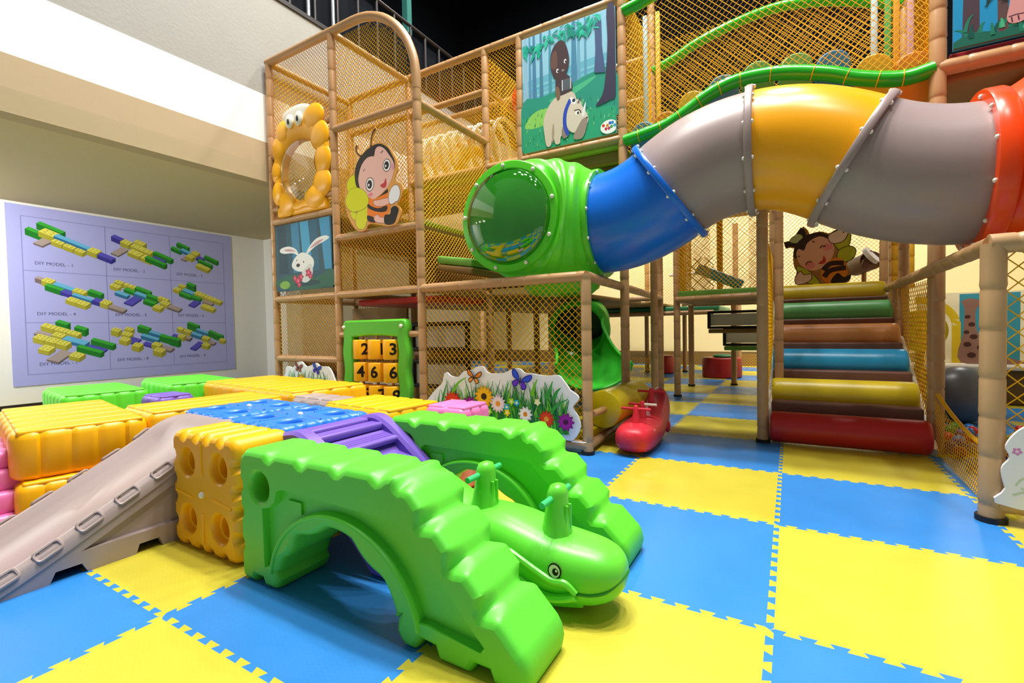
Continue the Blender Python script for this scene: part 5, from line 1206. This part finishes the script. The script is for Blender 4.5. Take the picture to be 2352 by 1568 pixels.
# number panel with turning cylinders
def number_panel():
    t = thing('number_panel', 'green framed number panel with nine turning amber cylinders', 'activity panel', (-3.82, YF, 0))
    m = plastic('panel_green', '#5CC234', .32); y = YF - .01; x0, x1, z1 = -4.305, -3.335, 1.19
    xi0, xi1, zi0, zi1 = -4.145, -3.475, .14, 1.0
    n = 16
    def wav(x, z, a): return (x + a * sin(z * 17), z)
    out = [(x0, .02), (x1, .02)] + [wav(x1, .05 + 1.0 * k / 20, .012) for k in range(21)] + [(x1 + .005, 1.12), (x1 - .02, 1.175), (x1 - .06, z1), (x0 + .05, z1), (x0 + .01, 1.165), (x0, 1.12)] + [wav(x0, 1.05 - 1.0 * k / 20, -.010) for k in range(21)]
    top = [(xi1 - (xi1 - xi0) * k / 16, zi1 + .018 * sin(PI * k / 16)) for k in range(17)]
    inn = [(xi0, zi0), (xi1, zi0)] + [wav(xi1, zi0 + .03 + .80 * k / 16, .012) for k in range(17)] + top + [wav(xi0, .97 - .80 * k / 16, -.012) for k in range(17)]
    secs = [(0, inset(out, .022), [inset(inn, -.02)]), (.008, inset(out, .008), [inset(inn, -.008)]), (.025, out, [inn]), (.08, out, [inn]), (.095, inset(out, .01), [inn])]
    b = MB(); slab(b, [(s, o, h) for s, o, h in secs], (0, y - .06, 0), X, Z, Y, m); b.build('frame', t, 40)
    for x in (x0 + .035, x1 - .07):
        g = MB(); g.ball((x, y - .065, 1.115), .02, M['bolt'], 12, 8); g.build('bolt', t, 60)
    xs = (-4.035, -3.81, -3.585); zs = (.868, .622, .376); yc = y - .01
    dig = [[('2', 73), ('1', 84), ('3', 60)], [('4', 44), ('6', 34), ('6', 57)], [('5', 74), ('7', 78), ('9', 73)]]
    black = ink('#181410'); k = 0
    for j, x in enumerate(xs):
        r = MB(); r.tube([(x, yc, .1), (x, yc, 1.05)], .016, M['bamboo'], 10); r.build('rod', t, 50)
    for i, z in enumerate(zs):
        for j, x in enumerate(xs):
            R = .102; c = MB(); pr = [(R - .012, -.106), (R - .003, -.102), (R, -.093), (R, .093), (R - .003, .102), (R - .012, .106)]
            c.loft([[V((x + a * cos(2*PI*q/32), yc + a * sin(2*PI*q/32), z + h)) for q in range(32)] for a, h in pr], M['yellow'], True, True, True); cy = c.build('number_cylinder', t, 50)
            ch, deg = dig[i][j]; vs, fs = text_tris(ch, .170, .026, 14)
            # turn towards the room: angle measured from -y, positive to the right
            d = MB()
            P = lambda p: (lambda a: V((x + (R + .002) * sin(a), yc - (R + .002) * cos(a), z + p[1])))(math.radians(deg - 12) + p[0] / R)
            d.add([P(p) for p in vs], fs, black)
            d.build('digit', cy, 0)
number_panel()
# ================================================================ roller stairs, pen and the dim space behind
def roller_stairs():
    t = thing('roller_stairs', 'stairs of six coloured padded rollers going up to the back deck', 'stairs', (.45, 1.95, 0))
    post(t, (-.15, 1.95, 0), (-.15, 1.95, 2.6), .047, M['bamboo_near'], 'post', True)
    post(t, (-.03, 2.5, 0), (-.03, 2.5, 2.6), .04, None, 'post'); post(t, (-.12, 4.1, 0), (-.12, 4.1, 2.9), .045)
    data = [(1.985, .145, 'red', 'redroll'), (2.44, .40, 'yellow', 'yroll'), (2.86, .665, 'blue', 'broll'), (3.27, .91, 'orange', 'oroll'), (3.68, 1.165, 'green', 'groll'), (4.10, 1.40, 'pale yellow', 'yroll')]
    for k, (y, z, nm, m) in enumerate(data):
        b = MB(); r = .135; xs = [(-.09, r - .02), (-.078, r - .005), (-.06, r)] + [(-.06 + 1.04 * q / 12, r * (1 + .006 * (q % 2))) for q in range(1, 12)] + [(.98, r), (.998, r - .005), (1.01, r - .02)]
        b.loft([[V((x, y + rr * cos(2*PI*j/28), z + rr * sin(2*PI*j/28))) for j in range(28)] for x, rr in xs], M[m], True, True, True)
        o = b.build('roller', t, 50); o['label'] = nm + ' padded roller'
    for (y, z), (y2, z2) in zip([(d[0], d[1]) for d in data], [(d[0], d[1]) for d in data[1:]]):
        d = MB(); d.rbox((.46, (y + y2) / 2 + .06, (z + z2) / 2 - .03), (1.1, .20, .20), M['riser'], .02); d.build('riser', t, 40)
    for x in (-.115, 1.035):
        s = MB(); s.tube([(x, 2.0, .03), (x, 4.2, 1.40)], .035, M['ivory'], 8); s.build('stringer', t, 40)
    d = MB(); d.rbox((.46, 5.2, 1.40), (1.2, 1.9, .08), M['wood'], .02); d.build('deck', t, 40)
    netpart(t, ((-.13, 2.0, .3), Y * 2.1, Z * 1.6, .03), ((1.04, 2.1, .1), Y * 2.0, Z * 1.3, .03), cell=.075)
    netpart(t, ((-.13, 6.1, 1.44), X * 1.6, Z * 1.4, .03), cell=.06)
    for (x, y) in ((.75, 6.1), (1.03, 4.3), (1.3, 5.6), (-.13, 6.1)): post(t, (x, y, 0), (x, y, 3.0), .045, n=8)
    bar(t, (-.12, 4.1, 2.9), (1.07, 4.1, 2.9)); bar(t, (-.15, 1.95, 2.6), (-.12, 4.1, 2.6), .035)
roller_stairs()

def pen():
    t = thing('ball_pen_frame', 'low bamboo-look pen frame with coarse yellow netting at the right edge', 'climbing frame', (.98, .57, 0))
    post(t, (.98, .57, 0), (.98, .57, 1.46), .052, M['bamboo_near'], 'post', True)
    post(t, (1.03, 3.6, 0), (1.03, 3.6, 1.42), .04)
    bar(t, (.96, .57, 1.46), (3.2, .57, 1.46), .052, M['bamboo_near']); bar(t, (.98, .57, 1.46), (1.03, 4.1, 1.44), .045); bar(t, (1.0, .57, .10), (3.2, .57, .10), .048, M['bamboo_near'])
    netpart(t, ((1.03, .575, .15), X * 2.1, Z * 1.27, .03), cell=.085, r=.0036)
    fm = lambda a, b: b < .50 + .5 * (2 * a - 1) ** 2
    netpart(t, ((1.0, .62, .03), V((.05, 1.36, 0)), V((-.02, 0, .46)), .10), mask=fm, seg=.03, cell=.04, r=.0026)
    b = MB(); b.tube([V((1.0 + .05 * a, .62 + 1.36 * a, .03 + .46 * (.50 + .5 * (2 * a - 1) ** 2))) - X * (.10 * sin(PI * a) * sin(PI * .5)) * -1 for a in [k / 20 for k in range(21)]], .014, M['net'], 8); b.build('net_edge', t)
    c = MB(); c.tube([(1.01, .64, .04), (1.03, .66, .40)], .032, M['greyball'], 10); c.build('post_pad', t)
pen()
o = MB(); o.ball((1.60, 3.75, .29), .29, M['greyball'], 36, 20); tag(o.build('gym_ball', loc=(1.60, 3.75, 0)), 'large grey gym ball in the ball pen', 'ball')
rnd = random.Random(21); BC = [('red', '#B81E26'), ('purple', '#4A2A9A'), ('green', '#2A8E34'), ('blue', '#1E6AB8')]
proto = {}; spots = []
for k in range(64):
    for _ in range(60):
        x, y = rnd.uniform(1.16, 2.3), rnd.uniform(.75, 3.3)
        if k < 6: x, y = rnd.uniform(1.1, 1.7), rnd.uniform(.70, .95)
        elif k < 34: y = rnd.uniform(1.5, 3.2); x = 1.15 + rnd.uniform(0, .42) + max(0, y - 2.2) * .12
        if (x - 1.6) ** 2 + (y - 3.75) ** 2 > .36 and all((x - a) ** 2 + (y - b) ** 2 > .0090 for a, b in spots): break
    spots.append((x, y)); nm, h = BC[k % 4]
    if nm not in proto:
        b = MB(); b.ball((0, 0, .045), .045, plastic('ball_' + nm, h, .3), 18, 12); o = b.build('play_ball'); proto[nm] = o
    else: o = proto[nm].copy(); C.objects.link(o)
    o.location = (x, y, .001); tag(o, 'small %s plastic ball on the floor of the ball pen' % nm, 'ball', '%s balls in the ball pen' % nm)

def back_platform():
    t = thing('platform_frame', 'back platform with green mat and step frames behind the red rocking toy', 'climbing frame', (-.7, 4.4, 0))
    for (x, y, h) in ((-1.39, 4.49, 3.0), (-1.42, 5.83, 1.46), (-.78, 6.2, 1.46), (-2.0, 8.4, 1.5), (-.9, 8.6, 1.5), (-2.75, 8.0, 1.5)): post(t, (x, y, 0), (x, y, h), .047, None, 'post', True)
    bar(t, (-1.39, 4.45, 1.44), (-.12, 4.2, 1.44), .045); bar(t, (-1.42, 5.9, 1.42), (-.12, 6.0, 1.42), .04); bar(t, (-1.39, 4.49, 1.44), (-1.42, 5.83, 1.42), .04)
    bar(t, (-3.4, 6.9, 1.30), (-1.2, 6.9, 1.30), .045); bar(t, (-3.2, 4.7, 1.49), (-1.68, 4.7, 1.49), .04)
    d = MB(); d.rbox((-.75, 5.15, 1.52), (1.24, 1.4, .09), M['mat_g'], .02); d.build('deck', t, 40)
    d = MB(); d.rbox((-.75, 5.15, 1.44), (1.24, 1.4, .07), M['wood'], .02); d.build('deck_board', t, 40)
    d = MB(); d.rbox((-2.4, 7.9, 1.38), (2.6, 1.9, .10), plastic('teal_mat', '#2D8A5E', .4), .03); d.build('deck', t, 40)
    for k, (z, y) in enumerate(((1.14, 5.9), (.84, 6.1))):
        d = MB(); x0, x1 = -1.14 + .22 * k, -.2
        for zz in (z + .13, z - .13): d.rbox(((x0 + x1) / 2, y, zz), (x1 - x0, .05, .045), M['dark'], .01)
        for xx in (x0, x1): d.rbox((xx, y, z), (.05, .05, .30), M['dark'], .01)
        d.build('step_frame', t, 40)
        d = MB(); d.box(((x0 + x1) / 2, y + .02, z), (x1 - x0 - .05, .015, .2), M['ivory']); d.build('step_board', t, 0)
        d = MB(); d.rbox(((x0 + x1) / 2, y - .02, z - .19), (x1 - x0, .12, .07), M['wood'] if k == 0 else M['mat_g'], .015); d.build('tread', t, 40)
    d = MB(); d.rbox((-.6, 5.3, 2.98), (3.2, 2.2, .08), M['wood'], .02); d.build('shade_deck', t, 40)  # deck added to block light from above and darken the back wall
    netpart(t, ((-1.38, 4.42, 1.56), X * 1.25, Z * 1.3, .04), cell=.06, r=.0035)
    netpart(t, ((-1.38, 4.9, 1.56), X * .4, Z * 1.4, .05), ((-.55, 6.3, 1.56), X * .42, Z * 1.4, .03), cell=.045, r=.004)
    for (x, y) in ((-1.36, 4.62), (-.98, 6.05), (-.18, 6.05), (-1.9, 7.2), (1.25, 5.0), (1.42, 5.2)): post(t, (x, y, 1.5), (x, y, 2.95), .05, M['net_pad'], n=10)
    netpart(t, ((-1.4, 6.0, 1.56), X * 1.25, Z * 1.5, .03), ((-2.9, 7.0, 1.45), X * 1.3, Z * 1.4, .05), ((-1.42, 4.5, 1.56), Y * 1.4, Z * 1.3, .03), cell=.06, r=.003)
    netpart(t, ((-2.0, 7.4, 1.42), X * .75, Z * 1.0, .02), m=M['bnet'], cell=.21, r=.008)
    netpart(t, ((-3.0, 9.0, .03), X * 2.9, Z * .36, .04), cell=.06, r=.003)
    b = MB(); b.tube([(-2.1, 7.35, 2.1), (-1.1, 7.35, 2.12)], .03, M['ivory'], 10); b.build('rope_bar', t)
    for (x, h) in ((-1.8, 3), (-2.55, 3), (-.85, 3)): post(t, (x, 7.3, 1.3), (x, 7.3, h), .05, n=8)
back_platform()
b = MB(); b.tube([(-1.23, 5.3, 1.97), (-.58, 5.35, 1.66)], .082, mat('sky_vinyl', '#4AA6DE', .4), 18); tag(b.build('padded_beam', loc=(-.9, 5.3, 1.56)), 'blue padded beam leaning on the back platform behind netting', 'padded beam')
for (x, y, r, h, lab) in ((-1.13, 7.55, .37, .40, 'wide red padded drum with a green cushion on it, on the floor at the back'), (-2.38, 7.95, .24, .40, 'narrower red padded drum on the floor at the back')):
    t = thing('padded_drum', lab, 'soft drum', (x, y, 0))
    d = MB(); d.loft([[V((x + a * cos(2*PI*q/36), y + a * sin(2*PI*q/36), z)) for q in range(36)] for a, z in ((r - .03, 0), (r, .02), (r, h - .03), (r - .012, h - .008), (r - .04, h))], M['cyl'], True, True, True); d.build('body', t, 50)
b = MB(); b.ball((-1.1, 7.5, .425), .2, plastic('cushion_green', '#2F7A44', .5), 20, 10, (1, .9, .22)); tag(b.build('cushion', loc=(-1.1, 7.5, .4)), 'round green cushion lying on the wide red drum', 'cushion')

def bee_back():
    t = thing('bee_board', 'laughing cartoon bee cut-out board at the top of the roller stairs', 'wall decoration', (.4, 5.2, 1.44))
    a = Art(5.2); tan = '#A8763A'
    a.base(smooth_loop([(0.125, 1.702), (0.146, 1.807), (0.113, 1.886), (0.102, 2.042), (0.131, 2.193), (0.238, 2.306), (0.431, 2.353), (0.541, 2.314), (0.664, 2.368), (0.786, 2.334), (0.778, 2.216), (0.759, 2.127), (0.843, 2.063), (0.823, 1.938), (0.741, 1.871), (0.794, 1.702), (0.718, 1.597), (0.43, 1.596), (0.154, 1.613)], 3), tan)
    a.base(stroke([(0.246, 2.286), (0.221, 2.355), (0.181, 2.398)], .07), tan); a.base(stroke([(0.147, 2.191), (0.056, 2.21), (-0.003, 2.197)], .05), tan)
    a.lay(stroke([(0.238, 2.296), (0.213, 2.366), (0.172, 2.399)], .03, .05), '#2F2420'); a.lay(stroke([(0.147, 2.191), (0.056, 2.214), (0.002, 2.197)], .03, .045), '#2F2420')
    a.lay(smooth_loop([(0.221, 2.298), (0.172, 2.342), (0.089, 2.313), (0.056, 2.249), (0.155, 2.219)], 3), '#B8CC98')
    for q in ([(0.556, 2.278), (0.649, 2.351), (0.771, 2.327), (0.763, 2.126), (0.649, 2.083)], [(0.657, 2.064), (0.771, 2.107), (0.838, 2.055), (0.816, 1.957), (0.725, 1.9), (0.641, 1.954)], [(0.155, 1.883), (0.171, 1.785), (0.269, 1.644), (0.43, 1.615), (0.302, 1.795)]): outlined(a, smooth_loop(q, 4), '#B9BE2C', .012, '#5A5A14')
    a.lay(smooth_loop([(0.125, 2.001), (0.131, 2.174), (0.238, 2.296), (0.423, 2.341), (0.556, 2.26), (0.587, 2.145), (0.335, 2.039)], 4), '#33241F')
    a.lay(smooth_loop([(0.142, 2.057), (0.172, 2.131), (0.237, 2.105), (0.286, 2.214), (0.431, 2.283), (0.556, 2.204), (0.6, 2.088), (0.556, 1.943), (0.43, 1.822), (0.302, 1.814), (0.188, 1.909)], 4), '#E2AE9C')
    a.lay(E2(*[(0.517, 2.124)][0], .06, .05), '#E08A90'); a.lay(E2(*[(0.31, 1.88)][0], .06, .05), '#E08A90')
    for q in ([(0.431, 2.114), (0.454, 2.144), (0.502, 2.135)], [(0.262, 1.893), (0.278, 1.93), (0.334, 1.935)], [(0.335, 2.228), (0.367, 2.206)], [(0.163, 2.036), (0.18, 2.015)]): a.lay(stroke(q, .009), '#5A3A34')
    a.lay(smooth_loop([(0.407, 1.9), (0.462, 1.952), (0.47, 2.007), (0.503, 1.948), (0.478, 1.894)], 3), '#C03A30')
    a.lay(smooth_loop([(0.446, 1.784), (0.509, 1.91), (0.634, 1.964), (0.725, 1.891), (0.748, 1.76), (0.68, 1.636), (0.525, 1.618), (0.454, 1.689)], 4), '#E08A24')
    for q in ([(0.47, 1.801), (0.556, 1.887), (0.71, 1.883)], [(0.478, 1.706), (0.556, 1.794), (0.733, 1.817)]): a.lay(stroke(q, .034), '#33201A')
    a.lay(smooth_loop([(0.556, 1.626), (0.634, 1.751), (0.71, 1.689), (0.786, 1.721), (0.771, 1.648), (0.695, 1.607)], 4), '#201714')
    for q in ([(0.533, 2.281), (0.649, 2.342), (0.687, 2.346), (0.702, 2.298), (0.755, 2.329), (0.748, 2.275), (0.695, 2.189), (0.572, 2.174)], [(0.13, 1.711), (0.188, 1.803), (0.237, 1.752), (0.318, 1.755), (0.318, 1.679), (0.22, 1.628), (0.146, 1.629)]): outlined(a, smooth_loop(q, 4), '#EBD2C8', .01)
    a.mb.build('board', t, 0)
bee_back()
def drum():
    t = thing('punch_roll', 'brown padded roll with a white end cap beside the laughing bee', 'padded roll', (1.0, 5.5, 1.44))
    d = MB(); c = V((.98, 5.3, 1.92)); ax = V((-.55, .2, .25)).normalized(); d.tube([c, c + ax * -.05, c - ax * .05 + V((-.12, .5, -.03))], .13, mat('brown_pad', '#7A5648', .5), 20); d.build('body', t, 50)
    d = MB(); d.tube([c + V((.02, -.03, .03)), c + V((.06, -.05, .06))], .128, M['white'], 20); d.build('end_cap', t, 50)
    s = MB(); s.tube([(.98, 5.62, 1.44), (.98, 5.62, 1.95)], .03, M['bamboo'], 8); s.build('stand', t)
drum()
def giraffe():
    t = thing('giraffe_board', 'teal giraffe panel with a yellow arched doorway behind the ball pen', 'wall decoration', (2.4, 5.5, 0))
    a = Art(5.5)
    a.base([(1.55, .50), (3.6, .50), (3.6, 1.42), (1.55, 1.42)], '#EDE0B8', .03)
    a.lay([(1.98, .5), (2.55, .5), (2.55, 1.4), (1.98, 1.4)], '#3A8FA0')
    ar = [(1.55 + .42 * cos(q) - .02, .98 + .36 * sin(q)) for q in [PI / 2 - PI / 2 * k / 10 for k in range(11)]] + [(1.95, .5)]
    a.lay(stroke(ar, .045), '#D8B81C')
    a.lay(smooth_loop([(2.0, .5), (2.02, .9), (2.03, 1.2), (2.0, 1.3), (2.08, 1.34), (2.2, 1.30), (2.26, 1.25), (2.15, 1.22), (2.14, 1.0), (2.2, .8), (2.4, .6), (2.6, .5)], 4), '#8F6A5A')
    for (x, z, r) in ((2.06, 1.1, .03), (2.1, 1.0, .035), (2.05, .9, .03), (2.12, .84, .04), (2.06, .74, .04), (2.2, .7, .05), (2.1, .6, .045), (2.3, .58, .05)): a.lay(E2(x, z, r, r * .85, 10), '#4A2A22')
    a.mb.build('board', t, 0)
    s = MB(); s.rbox((2.5, 5.4, .46), (2.2, .5, .05), M['ivory'], .01); s.rbox((2.5, 5.45, .22), (2.2, .4, .42), M['dado'], .01); s.build('base', t, 40)
giraffe()
def spiral():
    t = thing('spiral_wheel', 'yellow round play wheel with a spiral groove behind the stair netting', 'play wheel', (1.42, 4.55, .5))
    d = MB(); O = V((1.42, 4.55, .94)); d.plate(ell(0, 0, .25, .25, 0, 40), O, X, Z, M['ybright'], th=.05); d.build('disc', t, 40)
    g = MB(); g.tube([O + V((.015 * q + .01) * cos(q) if False else ((.014 * q) * cos(q), -.006, (.014 * q) * sin(q))) for q in [k * .25 for k in range(62)]], .007, M['oroll'], 6); g.build('groove', t)
    s = MB(); s.box((1.42, 4.62, .40), (.08, .05, .80), M['wood']); s.build('stand', t, 0)
spiral()

# green slide coming down under the bubble
def tube_slide():
    t = thing('tube_slide', 'glossy green tube slide ending in a wide curved lip beneath the bubble', 'slide', (-2.0, 2.7, 0))
    m = plastic('slide_green', '#45CC3C', .24)
    path = smooth_line([(-2.42, 3.4, .90), (-2.38, 3.12, .68), (-2.27, 2.88, .49), (-2.10, 2.65, .37), (-1.97, 2.48, .31)], 5)
    b = MB(); rings = []; N_ = len(path)
    for i, p in enumerate(path):
        p = V(p); a = V(path[max(i-1, 0)]); c = V(path[min(i+1, N_-1)]); d = (c - a).normalized(); sd = d.cross(Z).normalized(); up = sd.cross(d)
        f = i / (N_ - 1); r = .36 + .10 * f ** 3; spread = PI * (.62 - .12 * f)
        rings.append([p + up * .33 + sd * sin(q) * r - up * cos(q) * r * (1 - .30 * f) for q in [-spread + 2 * spread * k / 28 for k in range(29)]])
    b.loft(rings, m, False); b.loft([[q - Z * .02 for q in r] for r in rings], m, False); 
    lip = rings[-1]; b.tube(lip, .02, m, 8); b.tube([r[0] for r in rings], .02, m, 8); b.tube([r[-1] for r in rings], .02, m, 8)
    b.build('chute', t, 60)
    c = V((-2.38, 3.08, 1.03)); d = V((.25, -.93, -.22)).normalized(); sd = d.cross(Z).normalized(); up = sd.cross(d); h = MB()
    rg = lambda s, r: [c + d * s + (sd * cos(2*PI*k/40) + up * sin(2*PI*k/40)) * r for k in range(40)]
    h.loft([rg(s, r) for s, r in ((.03, .32), (.06, .35), (.04, .40), (-.02, .42), (-.12, .40), (-.5, .38))], m); h.loft([rg(s, r) for s, r in ((.03, .32), (-.1, .33), (-.5, .34))], mat('slide_inside_shade', '#16381A', .4))  # inside coloured darker green for the shade within the tube
    h.add(rg(-.45, .34), [list(range(40))], mat('slide_inside_shade', '#16381A', .4)); h.build('hood', t, 50)
    s = MB(); s.tube([(-2.05, 2.95, 0), (-2.05, 2.95, .36)], .04, M['bamboo'], 10); s.build('support', t)
tube_slide()
def yroller():
    t = thing('padded_roller', 'bright yellow padded roller at the open side of the netted enclosure', 'padded roller', (-1.36, 1.5, 0))
    d = MB(); ya, yb, r, x, z = 1.16, 2.06, .168, -1.37, .335
    x2 = lambda y: x + .05 * (y - ya)
    d.loft([[V((x2(y) + rr * cos(2*PI*k/36), y, z + rr * sin(2*PI*k/36))) for k in range(36)] for y, rr in ((ya, r - .012), (ya + .006, r - .003), (ya + .02, r), (ya + .45, r), (ya + .46, r - .003), (ya + .47, r), (yb - .02, r), (yb - .006, r - .003), (yb, r - .012))], M['ybright'], True, True, True); d.build('roll', t, 50)
    s = MB(); s.tube([(x, .9, z), (x2(2.1), 2.12, z)], .03, M['bamboo'], 10); s.build('axle', t)
    p = MB(); p.rbox((-1.47, 1.5, .10), (.10, 1.1, .15), M['ybright'], .02); p.build('base_board', t, 40)
yroller()

# white ringed crawl net and small things seen up in the gallery
t = thing('ring_tunnel', 'white ringed net crawl tube behind the tower netting', 'tunnel', (-4.2, 2.9, 3.5))
for k in range(9):
    b = MB(); x = -4.6 + .17 * k; b.tube([(x, 2.75 + .36 * cos(q), 3.52 + .36 * sin(q)) for q in [2*PI*j/24 for j in range(25)]], .028, M['bolt'], 8, False); b.build('ring', t)
b = MB(); b.tube([(-4.6, 2.75, 3.16), (-3.24, 2.75, 3.16)], .02, M['net'], 6); b.build('tie', t)
t = thing('punch_ball', 'shiny red-orange hanging ball behind the gallery netting, left of the rhino picture', 'hanging ball', (-2.95, 2.75, 4.05))
b = MB(); b.ball((-2.93, 2.75, 4.07), .20, plastic('ball_orange', '#E8401A', .2), 28, 18, (1, 1, 1.1)); b.build('ball', t, 60)
b = MB(); b.tube([(-2.93, 2.75, 4.27), (-2.93, 2.75, 4.5)], .01, M['net'], 6); b.build('cord', t)
t = thing('flower_arch', 'yellow moulded arch with a smiling face behind the tower side net', 'play panel', (-3.6, 2.9, 3.05))
b = MB(); b.tube([(-3.62 + .26 * cos(q), 2.5, 3.14 + .32 * sin(q)) for q in [PI * k / 16 for k in range(17)]], .06, plastic('arch_yellow', '#F2C21A', .35), 12); b.build('arch', t)
b = MB(); b.ball((-3.72, 2.44, 3.50), .085, M['bolt'], 16, 10); b.build('face', t)
b = MB(); b.ball((-3.80, 2.44, 3.56), .06, M['orange'], 12, 8, (1, .6, .7)); b.ball((-3.62, 2.44, 3.57), .06, M['orange'], 12, 8, (1, .6, .7)); b.build('tuft', t)

# ================================================================ light, camera, view
def area(name, loc, size, power, target=None, col=(1, .975, .93)):
    l = bpy.data.lights.new(name, 'AREA'); l.shape = 'DISK'; l.size = size; l.energy = power; l.color = col
    o = bpy.data.objects.new(name, l); C.objects.link(o); o.location = loc
    d = (V(target) - V(loc)) if target else V((0, 0, -1)); o.rotation_euler = d.to_track_quat('-Z', 'Y').to_euler()
    return o
for k, (x, y, p) in enumerate(((-3.0, .5, 150), (-1.5, .3, 170), (-.2, 1.0, 150), (1.8, .5, 130), (-2.2, -1.0, 130), (.6, -.9, 130), (-3.9, -1.6, 90), (2.6, -2.2, 90), (.8, 4.4, 120), (-2.2, 4.6, 130), (-4.3, 5.6, 120))):
    area('downlight', (x, y, 11.2), .5, p * 2.15)
for k, (x, y) in enumerate(((-7.4, -2.5), (-8.0, -1.9), (-7.0, -3.2))): area('soffit_fill', (x, y, 2.97), .2, 62, (x - .9, y + 1.4, .6))  # unseen lamps added under the overhang to brighten the left wall
for k, (x, y) in enumerate(((-3.4, 8.9), (-.4, 8.9), (2.4, 8.0), (-6.5, 8.4))): area('downlight', (x, y, 4.6), .4, 75, (x - .2, y + .6, 1))
w = bpy.data.worlds.new('hall'); bpy.context.scene.world = w; w.use_nodes = True
w.node_tree.nodes['Background'].inputs[0].default_value = (.80, .82, .85, 1); w.node_tree.nodes['Background'].inputs[1].default_value = .19

cam = bpy.data.cameras.new('camera'); co = bpy.data.objects.new('camera', cam); C.objects.link(co)
cam.sensor_width = 36; cam.lens = 1088.26 / 2352 * 36; cam.clip_start = .05
yaw, pitch, roll = .5313, .0286, -.0195
f = V((-sin(yaw) * cos(pitch), cos(yaw) * cos(pitch), -sin(pitch))); r = V((cos(yaw), sin(yaw), 0)); u = r.cross(f)
r2 = r * cos(roll) + u * sin(roll); u2 = u * cos(roll) - r * sin(roll)
co.matrix_world = Matrix(((r2.x, u2.x, -f.x, .0642), (r2.y, u2.y, -f.y, -2.8485), (r2.z, u2.z, -f.z, 1.0714), (0, 0, 0, 1)))
sc = bpy.context.scene; sc.camera = co
sc.view_settings.view_transform = 'Standard'; sc.view_settings.look = 'None'; sc.view_settings.gamma = 1; sc.view_settings.exposure = 0.0; sc.view_settings.use_curve_mapping = False
for o in bpy.data.objects:
    if '_inv' in o: del o['_inv']
